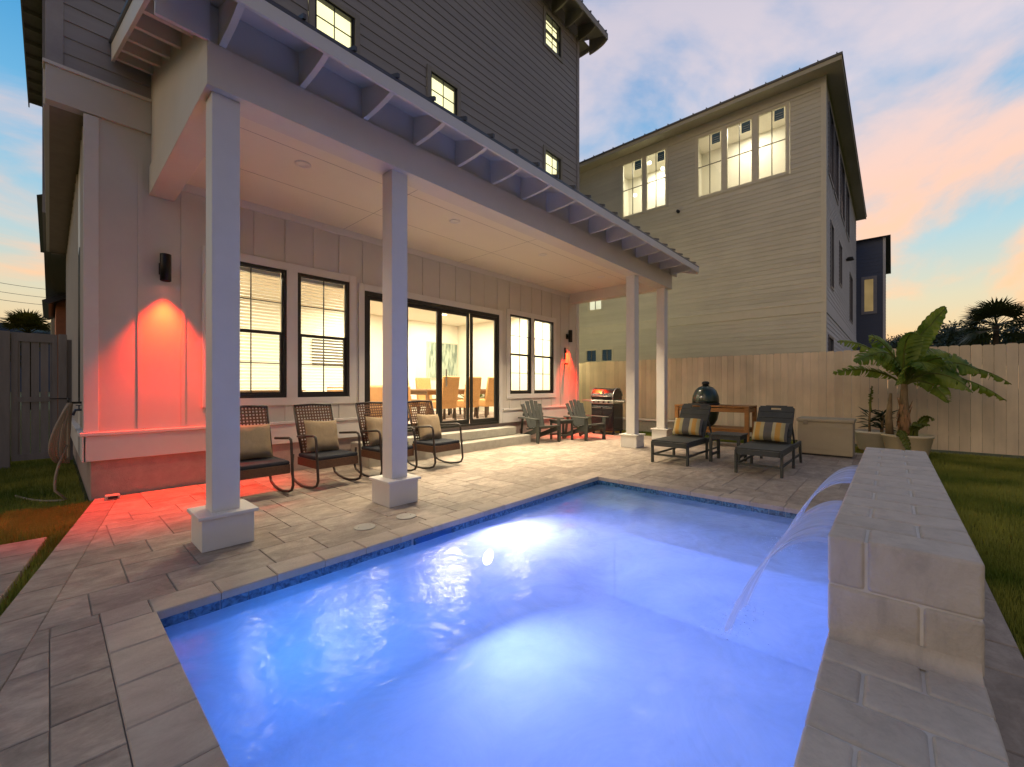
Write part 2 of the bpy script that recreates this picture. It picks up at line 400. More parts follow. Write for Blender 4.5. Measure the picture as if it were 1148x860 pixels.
# clouds: noise on a flattened dome so streaks follow perspective
dv = N.new('ShaderNodeMath'); dv.operation = 'ADD'; dv.inputs[1].default_value = .30; L.new(sx.outputs['Z'], dv.inputs[0])
vd = N.new('ShaderNodeVectorMath'); vd.operation = 'DIVIDE'; cb = N.new('ShaderNodeCombineXYZ')
for i in range(3): L.new(dv.outputs[0], cb.inputs[i])
L.new(tc.outputs['Generated'], vd.inputs[0]); L.new(cb.outputs[0], vd.inputs[1])
mp = N.new('ShaderNodeMapping'); mp.inputs['Scale'].default_value = (.8, 1.1, .8); mp.inputs['Rotation'].default_value = (0, 0, R_(35)); mp.inputs['Location'].default_value = (8.1, 2.2, .0)
L.new(vd.outputs[0], mp.inputs[0])
nz = N.new('ShaderNodeTexNoise'); nz.inputs['Scale'].default_value = 1.7; nz.inputs['Detail'].default_value = 8; nz.inputs['Roughness'].default_value = .55; nz.inputs['Distortion'].default_value = .35
L.new(mp.outputs[0], nz.inputs[0])
lf = N.new('ShaderNodeVectorMath'); lf.operation = 'DOT_PRODUCT'; lf.inputs[1].default_value = (.8, -.6, 0); L.new(tc.outputs['Generated'], lf.inputs[0])
lm = N.new('ShaderNodeMapRange'); lm.inputs[1].default_value = -.5; lm.inputs[2].default_value = .35; lm.inputs[3].default_value = -.045; lm.inputs[4].default_value = .055; L.new(lf.outputs['Value'], lm.inputs[0])
na = N.new('ShaderNodeMath'); na.operation = 'ADD'; L.new(nz.outputs[0], na.inputs[0]); L.new(lm.outputs[0], na.inputs[1])
cf = N.new('ShaderNodeMapRange'); cf.interpolation_type = 'SMOOTHSTEP'; cf.inputs[1].default_value = .46; cf.inputs[2].default_value = .66; cf.inputs[3].default_value = 0; cf.inputs[4].default_value = .93
L.new(na.outputs[0], cf.inputs[0])
cc = ramp([(0, (.88, .46, .22)), (.18, (1.0, .52, .26)), (.33, (.95, .55, .38)), (.50, (.72, .60, .62)), (.7, (.55, .50, .58)), (1, (.40, .34, .34))], sx.outputs['Z'])
mx = N.new('ShaderNodeMix'); mx.data_type = 'RGBA'; L.new(cf.outputs[0], mx.inputs['Factor']); L.new(base.outputs[0], mx.inputs['A']); L.new(cc.outputs[0], mx.inputs['B'])
sk = N.new('ShaderNodeVectorMath'); sk.operation = 'SCALE'; sk.inputs['Scale'].default_value = .04; L.new(sky.outputs[0], sk.inputs[0])
ad0 = N.new('ShaderNodeVectorMath'); ad0.operation = 'ADD'; L.new(mx.outputs['Result'], ad0.inputs[0]); L.new(sk.outputs[0], ad0.inputs[1])
# the sky away from the sunset side is darker at dusk
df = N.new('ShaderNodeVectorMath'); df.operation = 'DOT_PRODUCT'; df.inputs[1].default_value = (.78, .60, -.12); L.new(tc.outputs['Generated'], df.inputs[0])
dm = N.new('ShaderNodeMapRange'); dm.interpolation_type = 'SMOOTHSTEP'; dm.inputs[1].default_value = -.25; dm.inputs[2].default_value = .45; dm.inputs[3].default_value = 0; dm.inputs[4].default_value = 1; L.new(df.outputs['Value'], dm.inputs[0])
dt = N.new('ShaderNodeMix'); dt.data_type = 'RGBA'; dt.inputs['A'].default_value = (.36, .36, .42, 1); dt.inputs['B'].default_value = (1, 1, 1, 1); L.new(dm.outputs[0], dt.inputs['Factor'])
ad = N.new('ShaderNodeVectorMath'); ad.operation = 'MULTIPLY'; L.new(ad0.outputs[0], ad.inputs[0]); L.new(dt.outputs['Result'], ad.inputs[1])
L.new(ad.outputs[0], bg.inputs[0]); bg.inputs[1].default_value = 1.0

sun = bpy.data.lights.new('sun', 'SUN'); sun.energy = .48; sun.angle = R_(30); sun.color = (1, .70, .38)
so = bpy.data.objects.new('sun', sun); COL.objects.link(so)
sd = Vector((.90, -.06, -.40))   # travel direction of the light
so.rotation_euler = sd.to_track_quat('-Z', 'Y').to_euler()

def area(name, loc, size, power, col, dirv=(0, 0, -1), size_y=None, shape='DISK', spread=180):
    l = bpy.data.lights.new(name, 'AREA'); l.energy = power; l.color = col; l.size = size; l.shape = shape
    if size_y: l.size_y = size_y
    l.spread = R_(spread)
    o = bpy.data.objects.new(name, l); COL.objects.link(o); o.location = loc
    o.rotation_euler = Vector(dirv).to_track_quat('-Z', 'Y').to_euler(); return o

S.view_settings.view_transform = 'Standard'; S.view_settings.look = 'None'; S.view_settings.exposure = .15; S.view_settings.gamma = 1
S.render.engine = 'CYCLES'
S.cycles.max_bounces = 8; S.cycles.transparent_max_bounces = 24; S.cycles.diffuse_bounces = 4; S.cycles.glossy_bounces = 4
S.cycles.caustics_reflective = False; S.cycles.caustics_refractive = False; S.cycles.sample_clamp_indirect = 4

# ------------------------------------------------------------------ geometry constants
PX0, PX1, PY0, PY1 = .385, 5.12, .20, 3.03      # pool inner
CW = .20
WY = 6.6                                         # house wall plane
WL, WR = .27, 10.07
DX1 = 10.25                                      # far edge of deck
def diag(y): return -.46 + (y - 2) * (.33 + .46) / 4.55   # outer left edge of deck

# ------------------------------------------------------------------ ground
g = MB()
B = 400
hx0, hx1, hy0, hy1 = PX0 - .1, PX1 + .1, PY0 - .1, PY1 + .1
for (a, b, c, d) in ((-B, hx0, -B, B), (hx1, B, -B, B), (hx0, hx1, -B, hy0), (hx0, hx1, hy1, B)):
    g.add([(a, c, -.075), (b, c, -.075), (b, d, -.075), (a, d, -.075)], [(0, 1, 2, 3)])
tag(g.build('ground', M['ground']), kind='structure')

# ------------------------------------------------------------------ pavers
def clip(poly, a, b):   # keep left side of a->b
    r = []
    def sd_(p): return (b[0] - a[0]) * (p[1] - a[1]) - (b[1] - a[1]) * (p[0] - a[0])
    for i in range(len(poly)):
        p, q = poly[i], poly[(i + 1) % len(poly)]; sp, sq = sd_(p), sd_(q)
        if sp >= 0: r.append(p)
        if sp * sq < 0:
            t = sp / (sp - sq); r.append((p[0] + (q[0] - p[0]) * t, p[1] + (q[1] - p[1]) * t))
    return r
def area2(p): return abs(sum(p[i][0] * p[(i + 1) % len(p)][1] - p[(i + 1) % len(p)][0] * p[i][1] for i in range(len(p)))) / 2
def stone(mb, poly, z1, gap=.0028, ch=.004, z0=-.05):
    if len(poly) < 3 or area2(poly) < .002: return
    # clean duplicates
    q = [poly[0]]
    for p in poly[1:]:
        if math.dist(p, q[-1]) > 1e-4: q.append(p)
    if math.dist(q[0], q[-1]) < 1e-4: q.pop()
    poly = q; n = len(poly)
    if n < 3: return
    cx = sum(p[0] for p in poly) / n; cy = sum(p[1] for p in poly) / n
    def shr(p, d):
        l = math.dist(p, (cx, cy)); k = max(0, 1 - d * 1.35 / l); return (cx + (p[0] - cx) * k, cy + (p[1] - cy) * k)
    zt = z1 + random.uniform(-.0012, .0012)
    A = [shr(p, gap) for p in poly]; Bp = [shr(p, gap + ch) for p in poly]
    vs = [(p[0], p[1], z0) for p in A] + [(p[0], p[1], zt - ch) for p in A] + [(p[0], p[1], zt) for p in Bp]
    fs = [tuple(range(2 * n, 3 * n))] + [(i, (i + 1) % n, n + (i + 1) % n, n + i) for i in range(n)] + [(n + i, n + (i + 1) % n, 2 * n + (i + 1) % n, 2 * n + i) for i in range(n)]
    mb.add(vs, fs, False, random.random())

def ashlar(mb, x0, x1, y0, y1, clips=(), u=.185, z=0):
    nx = int(math.ceil((x1 - x0) / u)); ny = int(math.ceil((y1 - y0) / u))
    used = [[False] * ny for _ in range(nx)]
    sizes = [(2, 3), (3, 2), (2, 2), (1, 2), (2, 1), (3, 2), (2, 3), (2, 2)]
    for i in range(nx):
        for j in range(ny):
            if used[i][j]: continue
            for (a, b) in random.sample(sizes, len(sizes)) + [(1, 1)]:
                if i + a <= nx and j + b <= ny and all(not used[i + p][j + q] for p in range(a) for q in range(b)):
                    for p in range(a):
                        for q in range(b): used[i + p][j + q] = True
                    X0, X1 = x0 + i * u, min(x1, x0 + (i + a) * u); Y0, Y1 = y0 + j * u, min(y1, y0 + (j + b) * u)
                    poly = [(X0, Y0), (X1, Y0), (X1, Y1), (X0, Y1)]
                    for (ca, cb_) in clips: poly = clip(poly, ca, cb_) if len(poly) > 2 else poly
                    stone(mb, poly, z)
                    break
pv = MB()
bw = .20
inner = ((diag(-3) + bw, -3), (diag(7) + bw, 7))      # right side of the diagonal border
inn = (inner[1], inner[0])
ocx0 = PX0 - CW; ocy1 = PY1 + CW; ocx1 = PX1 + CW
ashlar(pv, -1.0, 0.0, -3, ocy1, [inn], u=.17)
ashlar(pv, -.4, DX1, ocy1, WY - .02, [inn])
ashlar(pv, ocx1, DX1, -.26, ocy1)
# narrow row next to the coping
y = -3
while y < ocy1:
    l = random.choice((.3, .41, .51)); stone(pv, [(0, y), (ocx0, y), (ocx0, min(y + l, ocy1)), (0, min(y + l, ocy1))], 0); y += l
pav = pv.build('patio_paving', M['paver'], attr=True); tag(pav, kind='structure')
# border along the diagonal and along the right lawn
pb = MB()
t = -3.
while t < WY:
    l = .405; y0, y1 = t, min(t + l, WY)
    stone(pb, [(diag(y0), y0), (diag(y0) + bw, y0), (diag(y1) + bw, y1), (diag(y1), y1)], 0); t += l
x = -1.5
while x < DX1:
    l = random.choice((.3, .41, .6)); stone(pb, [(x, -.45), (min(x + l, DX1), -.45), (min(x + l, DX1), -.26), (x, -.26)], 0); x += l
tag(pb.build('patio_border', M['paverD'], attr=True), kind='structure')
jb = MB()
yb_ = ocy1 - .02; zb_ = -.006
jb.add([(diag(-3) + .01, -3, zb_), (ocx0 + .02, -3, zb_), (ocx0 + .02, yb_, zb_), (diag(yb_) + .01, yb_, zb_)], [(0, 1, 2, 3)])
jb.add([(diag(yb_) + .01, yb_, zb_), (DX1, yb_, zb_), (DX1, WY, zb_), (diag(WY) + .01, WY, zb_)], [(0, 1, 2, 3)])
jb.add([(ocx1 - .02, -.45, -.006), (DX1, -.45, -.006), (DX1, ocy1 - .02, -.006), (ocx1 - .02, ocy1 - .02, -.006)], [(0, 1, 2, 3)])
jb.add([(ocx0 + .02, -.45, -.006), (ocx1 - .02, -.45, -.006), (ocx1 - .02, PY0 - .12, -.006), (ocx0 + .02, PY0 - .12, -.006)], [(0, 1, 2, 3)])
tag(jb.build('paving_sand_bed', M['joint']), kind='structure')
# lower stepping pad in the left lawn
pd = MB()
yy = 3.2
while yy < 5.35:
    stone(pd, [(-.75, yy), (.0 + (yy - 5.4) * .14, yy), (.0 + (yy - 5.0) * .14, yy + .42), (-.75, yy + .42)], -.03, z0=-.12); yy += .43
tag(pd.build('side_path', M['paverD'], attr=True), kind='structure')

# coping
cp = MB()
def coprun(a0, a1, f):
    n = max(1, round((a1 - a0) / .31)); st = (a1 - a0) / n
    for i in range(n): stone(cp, f(a0 + i * st, a0 + (i + 1) * st), .004, gap=.0016, ch=.006, z0=-.045)
coprun(PX0, PX1, lambda a, b: [(a, PY1 - .015), (b, PY1 - .015), (b, ocy1), (a, ocy1)])
coprun(-.2, PY1, lambda a, b: [(ocx0, a), (PX0 + .015, a), (PX0 + .015, b), (ocx0, b)])
coprun(PY0, PY1, lambda a, b: [(PX1 - .015, a), (ocx1, a), (ocx1, b), (PX1 - .015, b)])
stone(cp, [(ocx0, PY1), (PX0, PY1), (PX0, ocy1), (ocx0, ocy1)], .004, gap=.0016)
stone(cp, [(PX1, PY1), (ocx1, PY1), (ocx1, ocy1), (PX1, ocy1)], .004, gap=.0016)

pool = empty('swimming_pool', ((PX0 + PX1) / 2, (PY0 + PY1) / 2, 0), 0, 'rectangular swimming pool glowing blue with stone coping and blue waterline tiles', 'swimming pool')
cp.world = True
cp.build('coping', M['coping'], pool, attr=True)
# shell
ZW = -.10
sh = WMB()
zf = -1.15
def quad(mb, a, b, c, d): mb.add([a, b, c, d], [(0, 1, 2, 3)])
zt_ = -.17
quad(sh, (PX0, PY0, zf), (PX1, PY0, zf), (PX1, PY1, zf), (PX0, PY1, zf))
for (a, b) in (((PX0, PY0), (PX1, PY0)), ((PX1, PY0), (PX1, PY1)), ((PX1, PY1), (PX0, PY1)), ((PX0, PY1), (PX0, PY0))):
    quad(sh, (*a, zf), (*b, zf), (*b, zt_), (*a, zt_))
sh.build('pool_shell', M['shell'], pool)
ss = WMB(); ss.box(4.30, PX1 - .003, PY0 + .003, 2.33, zf, -.38); ss.build('sun_shelf', M['shell'], pool, bevel=.02)
for k, (xa, xb, z) in enumerate(((4.72, 5.117, -.26), (4.30, 4.72, -.46))):
    s_ = WMB(); s_.box(xa, xb, 2.335, PY1 - .003, zf, z); s_.build('pool_step', M['shell'], pool, bevel=.02)
# tile band
gb = WMB(); th = .013
gb.box(PX0, PX1, PY1 - .006, PY1, zt_, -.043); gb.box(PX0, PX0 + .006, PY0, PY1, zt_, -.043); gb.box(PX1 - .006, PX1, PY0, PY1, zt_, -.043); gb.box(PX0, PX1, PY0, PY0 + .006, zt_, -.043)
gr_ = gb.build('tile_grout_band', M['grout'], pool)
tb = WMB(); s_ = .152; gp = .002
def tiles(a0, a1, f):
    a = a0
    while a < a1 - .02:
        b = min(a + s_, a1); f(a + gp, b - gp); a += s_
tiles(PX0 + .006, PX1 - .006, lambda a, b: (None if (2.11 < (a + b) / 2 < 2.50) else tb.box(a, b, PY1 - th, PY1 - .0065, zt_ + .002, -.0455)))
tiles(PY0 + .006, PY1 - .014, lambda a, b: (tb.box(PX1 - th, PX1 - .0065, a, b, zt_ + .002, -.0455), tb.box(PX0 + .0065, PX0 + th, a, b, zt_ + .002, -.0455)))
tiles(PX0 + .014, PX1 - .014, lambda a, b: tb.box(a, b, PY0 + .0065, PY0 + th, zt_ + .002, -.0455))
tb.build('waterline_tile', M['tile'], gr_)
sk_ = WMB(); sk_.box(2.10, 2.50, PY1 - .011, PY1 - .0065, zt_, -.045)
sk_.build('skimmer_opening', mat('skimmer_blue', (.01, .10, .30), .3), pool)
sf = WMB()
for (a, b, c, d) in ((2.085, 2.10, zt_, -.044), (2.50, 2.515, zt_, -.044), (2.10, 2.50, -.052, -.044)): sf.box(a, b, PY1 - .02, PY1 - .0065, c, d)
sf.build('skimmer_frame', M['tile'], pool)
# water
wt = MB()
nx, ny = 90, 60
vs = []; fs = []
for i in range(nx + 1):
    for j in range(ny + 1):
        X = PX0 + .014 + (PX1 - PX0 - .028) * i / nx; Y_ = PY0 + .014 + (PY1 - PY0 - .028) * j / ny
        k = .0035 * mnoise.noise((X * 3.1, Y_ * 3.1, 0)) + .002 * mnoise.noise((X * 9, Y_ * 9, 3))
        r = math.hypot(X - 2.7, Y_ - .68)
        k += .006 * math.exp(-r * 1.1) * math.sin(r * 16)
        r = math.hypot(X - 4.2, Y_ - .68)
        k += .004 * math.exp(-r * 1.3) * math.sin(r * 17)
        vs.append((X, Y_, ZW + k))
for i in range(nx):
    for j in range(ny):
        a = i * (ny + 1) + j; fs.append((a, a + ny + 1, a + ny + 2, a + 1))
wt.add(vs, fs, True)
tag(wt.build('water', M['water']), kind='structure')
# underwater lamps
def pool_lamp(x, y, z, dirv, power, col, aim=None):
    p = WMB()
    d = Vector(dirv); 
    n = 20; c = Vector((x, y, z))
    a = d.cross(Vector((0, 0, 1))).normalized(); b = a.cross(d)
    vs = [c + (a * math.cos(2 * PI * k / n) + b * math.sin(2 * PI * k / n)) * .075 + d * .012 for k in range(n)]
    p.add(vs, [tuple(range(n))]); 
    o = p.build('pool_light', emit('pool_lamp_lens', col, 22), pool)
    q = WMB(); q.tube([c + (a * math.cos(2 * PI * k / n) + b * math.sin(2 * PI * k / n)) * .085 + d * .01 for k in range(n)], .012, 6, closed=True)
    q.build('light_ring', M['steel'], o)
    area('pool_lamp', c + d * .06, .14, power, col, aim or dirv, spread=160)
pool_lamp(2.97, PY1, -.47, (0, -1, 0), 64, (.42, .41, 1.0), (-.15, -1, -.12))
pool_lamp(PX0, 2.3, -.75, (1, 0, 0), 9, (.02, .32, 1.0))  # added second lamp to tint the near end blue; no fixture known here

# ------------------------------------------------------------------ raised spill wall
sw = empty('raised_wall', (3.6, 0, 0), 0, 'low stepped stone block wall with spouts along the right pool edge', 'wall')
core = WMB(); yl, yr = .195, -.235
core.box(.302, 2.14, yr + .006, yl - .006, -.06, .2415); core.box(2.136, 5.459, yr + .006, yl - .006, -.06, .6415)
core.build('mortar_core', M['mortar'], sw)
br = WMB(); brf = [0]
def brow(x0, x1, z0, z1, alt):
    w_ = yl - yr; c = yl - w_ * (.28 if alt else .64)
    for (ya, yb) in ((c + .003, yl), (yr, c - .003)):
        br.box(x0 + .003, x1 - .003, ya, yb, z0 + .003, z1, random.random())
def bcourse(x0, x1, z0, z1, off):
    n = round((x1 - x0) / .205); st = (x1 - x0) / n
    for i in range(n): brow(x0 + i * st, x0 + (i + 1) * st, z0, z1, (i + off) % 2)
bcourse(.295, 2.125, .05, .25, 0); bcourse(.295, 2.125, -.06, .05, 1)
bcourse(2.125, 5.465, -.06, .05, 0); bcourse(2.125, 5.465, .05, .25, 1); bcourse(2.125, 5.465, .25, .45, 0); bcourse(2.125, 5.465, .45, .65, 1)
br.build('stone_block', M['wallb'], sw, bevel=.015, seg=4, attr=True)
fl_ = WMB(); fl_.prism([(2.128 - .055 * (1 - math.sin(a_ * PI / 16)), .2495 + .055 * (1 - math.cos(a_ * PI / 16))) for a_ in range(9)] + [(2.134, .3045), (2.134, .2495)], 1, yr + .008, yl - .008); fl_.build('stone_fillet', M['wallb'], sw)
def fallsheet(x0, x1, label, seed):
    xc = (x0 + x1) / 2; hw = (x1 - x0) / 2; zs = .575
    sp = WMB(); sp.box(x0 - .01, x1 + .01, yl - .02, yl + .012, zs - .014, zs - .008); sp.box(x0 - .01, x1 + .01, yl - .02, yl + .004, zs + .012, zs + .016)
    sp.build('water_spout', M['steel'], sw)
    m = MB(); n, k = 34, 80; vx = 1.2; rnd = random.Random(seed)
    ph = [rnd.uniform(0, 6) for _ in range(4)]
    T = .385
    for side in (0, 1):
        vs = []; fs = []
        for i in range(n + 1):
            t = T * i / n; q = i / n
            nar = 1 - .42 * q ** 1.3
            for j in range(k + 1):
                a = (j / k - .5) * 2
                rib = .0016 * math.sin(a * 31 + ph[0]) + .002 * math.sin(a * 17 + ph[1])
                edge = .012 * max(0, abs(a) - .88) / .12
                th_ = .008 + rib * .6 + edge
                vt = 1 + .03 * math.sin(a * 5 + ph[3]) * q
                zz = zs - 4.6 * t * t + .08 * t + (rib * .6 + (th_ / 2 if side == 0 else -th_ / 2))
                vs.append((xc + a * hw * nar, yl + .012 + vx * vt * t + rib * q, max(zz, ZW - .04)))
        for i in range(n):
            for j in range(k):
                a = i * (k + 1) + j; fs.append((a, a + k + 1, a + k + 2, a + 1))
        m.add(vs, fs, True)
    sheet = tag(m.build('water_sheet', M['fall']), label, 'waterfall', 'water sheets pouring from the raised wall')
    f = MB(); yc = yl + .03 + vx * T
    for q in range(300):
        a = rnd.uniform(-1, 1) * hw * .5; b = rnd.gauss(0, .05); r = rnd.uniform(.001, .003) * (1.6 if rnd.random() < .1 else 1)
        h_ = abs(rnd.gauss(0, .02)) * (1 if rnd.random() < .5 else .2)
        c_ = Vector((xc + a + rnd.gauss(0, .05), yc + b + rnd.gauss(0, .03), ZW + h_))
        f.add([c_ + Vector(v) * r for v in ((1, 0, 0), (-1, 0, 0), (0, 1, 0), (0, -1, 0), (0, 0, 1), (0, 0, -1))], [(0, 2, 4), (2, 1, 4), (1, 3, 4), (3, 0, 4), (2, 0, 5), (1, 2, 5), (3, 1, 5), (0, 3, 5)], True)
    tag(f.build('splash_drops', M['foam'], sheet), kind='stuff')
fallsheet(2.28, 3.10, 'nearer arc of falling water pouring from raised wall into pool', 1)
fallsheet(3.80, 4.60, 'farther arc of falling water from raised wall, partly behind the nearer one', 2)

# ------------------------------------------------------------------ siding helper
def cut_intervals(a0, a1, z0, z1, holes):
    iv = [(a0, a1)]
    for (h0, h1, k0, k1) in holes:
        if k0 < z1 - 1e-4 and k1 > z0 + 1e-4:
            nv = []
            for (p, q) in iv:
                if h1 <= p or h0 >= q: nv.append((p, q)); continue
                if h0 > p: nv.append((p, h0))
                if h1 < q: nv.append((h1, q))
            iv = nv
    return iv
def lap(mb, axis, plane, a0, a1, z0, z1, step, holes=(), out=-1, back=.05):
    # boards running along 'axis' (0:X wall facing y, 1:Y wall facing x); out = sign of outward normal
    z = z0
    while z < z1 - .01:
        zt = min(z + step, z1)
        cuts = sorted(set([z, zt] + [k for h in holes for k in h[2:] if z < k < zt]))
        c = random.random()
        for i in range(len(cuts) - 1):
            s0, s1 = cuts[i], cuts[i + 1]
            for (p, q) in cut_intervals(a0, a1, s0, s1, holes):
                o0 = plane + out * .014 * (1 - (s0 - z) / step); o1 = plane + out * .014 * (1 - (s1 - z) / step) + out * .003
                bk = plane - out * back
                poly = [(o0, s0), (o1, s1), (bk, s1), (bk, s0)]
                n0 = len(mb.f)
                if q - p > 3.2 and i == 0:      # butt joint between two boards
                    cut_ = random.uniform(p + 1.2, q - 1.2); 
                    if axis == 0: mb.prism([(plane + out * .0165, s0 + .004), (plane + out * .0165, s0 + .02), (plane, s0 + .02), (plane, s0 + .004)], 0, cut_, cut_ + .004)
                if axis == 0: mb.prism(poly, 0, p, q)
                else:
                    vs = [(a, p, zz) for a, zz in poly] + [(a, q, zz) for a, zz in poly]
                    mb.add(vs, [(3, 2, 1, 0), (4, 5, 6, 7)] + [(i_, (i_ + 1) % 4, 4 + (i_ + 1) % 4, 4 + i_) for i_ in range(4)])
                for f_ in range(n0, len(mb.f)): mb.c[f_] = c
        z += step
def holed(mb, axis, p0, p1, a0, a1, z0, z1, holes):
    zs = sorted(set([z0, z1] + [k for h in holes for k in h[2:] if z0 < k < z1]))
    for i in range(len(zs) - 1):
        for (p, q) in cut_intervals(a0, a1, zs[i], zs[i + 1], holes):
            if axis == 0: mb.box(p, q, p0, p1, zs[i], zs[i + 1])
            else: mb.box(p0, p1, p, q, zs[i], zs[i + 1])

# ------------------------------------------------------------------ main house
HO = (5.2, 9.5, 0)
H = empty('house', HO, 0, 'large white and grey three storey house with covered porch beside the pool', 'house')
doorR = (3.56, 6.83, .42, 2.87)
winsP = [(1.43, 2.34, 1.09, 2.96), (2.49, 3.30, 1.09, 2.96), (7.19, 7.97, 1.08, 2.94), (8.07, 8.89, 1.08, 2.94)]
holes = [doorR] + winsP
bwall = WMB(); holed(bwall, 0, WY, WY + .12, WL, WR, .42, 3.95, holes)
holed(bwall, 0, WY, WY + .12, WL, .95, 3.95, 4.27, [])
# side walls of the lower floor
holed(bwall, 1, WL, WL + .12, WY + .12, 14, .42, 4.27, [(7.75, 8.1, 1.05, 3.05)])
holed(bwall, 1, WR - .12, WR, WY + .12, 14, .42, 5.0, [])
bw_ = bwall.build('batten_wall', M['white'], H)
bt = WMB()
x = WL + .045
xs = []
while x < WR:
    xs.append(x); x += .405
for x in xs:
    for (p, q) in [(.745, 3.92)]:
        zz = [(p, q)]
        for (h0, h1, k0, k1) in [(a - .10, b + .10, c - .10, d + .12) for (a, b, c, d) in holes]:
            if h0 < x < h1:
                nz_ = []
                for (s, e) in zz:
                    if k0 > s: nz_.append((s, min(e, k0)))
                    if k1 < e: nz_.append((max(s, k1), e))
                zz = nz_
        for (s, e) in zz:
            if e - s > .03: bt.box(x - .021, x + .021, WY - .013, WY, s, e)
build_each(bt, 'batten', M['white'], bw_)
y_ = WY + .35
sb = WMB()
while y_ < 13.9:
    if not 7.6 < y_ < 8.2: sb.box(WL - .018, WL, y_ - .021, y_ + .021, .745, 4.26)
    y_ += .405
build_each(sb, 'batten', M['white'], bw_)
# ledge, skirt board, corner boards, head trim
tr = WMB()
segs = [(WL - .02, doorR[0] - .105), (doorR[1] + .105, WR + .02)]
for (a, b) in segs:
    tr.box(a, b, WY - .034, WY - .001, .42, .70); 
tr.box(WL - .034, WL - .001, WY - .034, 13.98, .42, .70)
build_each(tr, 'skirt_board', M['trim'], H, .004)
lg = WMB()
for (a, b) in segs: lg.box(a - (.03 if a < 1 else 0), b, WY - .062, WY - .001, .703, .742)
lg.box(WL - .06, WL - .001, WY - .0, 13.98, .703, .742)
build_each(lg, 'ledge', M['trim'], H, .005)
cb_ = WMB(); cb_.box(WL - .021, WL + .10, WY - .022, WY - .001, .745, 4.26); cb_.box(WR - .10, WR + .02, WY - .022, WY - .001, .745, 3.92)
build_each(cb_, 'corner_board', M['trim'], H, .003)
fd = WMB(); fd.box(WL + .04, WR - .03, WY + .02, 13.9, -.1, .42); fd.build('foundation', M['found'], H)
# window surround trim
wtm = WMB()
def surround(x0, x1, z0, z1, w_=.09, t_=.028, y=WY):
    wtm.box(x0 - w_, x0, y - t_, y - .001, z0 - w_, z1 + w_); wtm.box(x1, x1 + w_, y - t_, y - .001, z0 - w_, z1 + w_)
    wtm.box(x0, x1, y - t_, y - .001, z1, z1 + w_); wtm.box(x0, x1, y - t_, y - .001, z0 - w_, z0)
surround(1.43, 3.30, 1.09, 2.96, .11); wtm.box(2.34, 2.49, WY - .028, WY - .001, 1.09, 2.96)
surround(7.19, 8.89, 1.08, 2.94, .11); wtm.box(7.97, 8.07, WY - .028, WY - .001, 1.08, 2.94)
wtm.box(doorR[0] - .10, doorR[0], WY - .03, WY - .001, .42, 2.98); wtm.box(doorR[1], doorR[1] + .10, WY - .03, WY - .001, .42, 2.98); wtm.box(doorR[0], doorR[1], WY - .03, WY - .001, 2.87, 2.98)
build_each(wtm, 'window_trim', M['trim'], H, .003)

def dh_window(parent, ax, pl, a0, a1, z0, z1, out=-1, cols=2, rows=(2, 2), fm=None, blind=False, lit=None, fw=.045, inset=.0, split=.5, gl=True, mw=.012):
    """double-hung window: frame, sashes, glazing bars; ax 0 = wall along X"""
    fm = fm or M['black']
    def bx(mb, p, q, d0, d1, s, e):
        lo, hi = sorted((pl + out * d0, pl + out * d1))
        if ax == 0: mb.box(p, q, lo, hi, s, e)
        else: mb.box(lo, hi, p, q, s, e)
    f = WMB()
    bx(f, a0, a0 + fw, .012, -.07, z0, z1); bx(f, a1 - fw, a1, .012, -.07, z0, z1)
    bx(f, a0 + fw, a1 - fw, .012, -.07, z1 - fw, z1); bx(f, a0 + fw, a1 - fw, .012, -.07, z0, z0 + fw * 1.2)
    fo = f.build('window', fm, parent, bevel=.003)
    zm = z0 + (z1 - z0) * split
    s = WMB(); i0, i1 = a0 + fw, a1 - fw; zi0, zi1 = z0 + fw * 1.2, z1 - fw
    sw_ = .028
    # meeting rail
    bx(s, i0, i1, -.004, -.05, zm - .022, zm + .022)
    # lower sash stiles (a little recessed and wider)
    bx(s, i0, i0 + sw_, -.008, -.045, zi0, zm - .022); bx(s, i1 - sw_ * 1.3, i1, -.008, -.045, zi0, zm - .022); bx(s, i0 + sw_, i1 - sw_ * 1.3, -.008, -.045, zi0, zi0 + sw_)
    bx(s, i0, i0 + sw_ * .5, -.006, -.045, zm + .022, zi1); bx(s, i1 - sw_ * .5, i1, -.006, -.045, zm + .022, zi1)
    s.build('sash', fm, fo)
    m_ = WMB()
    for k in range(1, cols):
        c = i0 + (i1 - i0) * k / cols; bx(m_, c - mw / 2, c + mw / 2, -.012, -.030, zi0 + sw_, zm - .0221); bx(m_, c - mw / 2, c + mw / 2, -.012, -.030, zm + .0221, zi1)
    for (b0, b1, n) in ((zi0, zm, rows[0]), (zm, zi1, rows[1])):
        for k in range(1, n):
            c = b0 + (b1 - b0) * k / n; bx(m_, i0 + .01, i1 - .01, -.0125, -.0295, c - mw / 2, c + mw / 2)
    m_.build('glazing_bar', fm, fo)
    if gl:
        g_ = WMB(); bx(g_, i0, i1, -.021, -.0215, zi0, zi1)
        # single sheet
        g_.v = g_.v; g_.build('pane', M['glass'], fo)
    if blind:
        b_ = WMB(); z = zi1 - .06
        bx(b_, i0 + .01, i1 - .01, -.075, -.115, zi1 - .05, zi1)
        while z > zi0 + .02:
            lo = pl - out * .078; hi = pl - out * .118
            b_.add([(i0 + .012, lo, z - .012), (i1 - .012, lo, z - .012), (i1 - .012, hi, z + .008), (i0 + .012, hi, z + .008)], [(0, 1, 2, 3)])
            z -= .047
        b_.box(i0 + .1, i0 + .103, WY + .074, WY + .076, zi1 - .5, zi1 - .05)
        b_.build('blind', M['blind'], fo)
    if lit:
        l_ = WMB(); bx(l_, a0 - .05, a1 + .05, -.16, -.165, z0 - .05, z1 + .05); l_.build('lit_blind', lit, fo)
    return fo
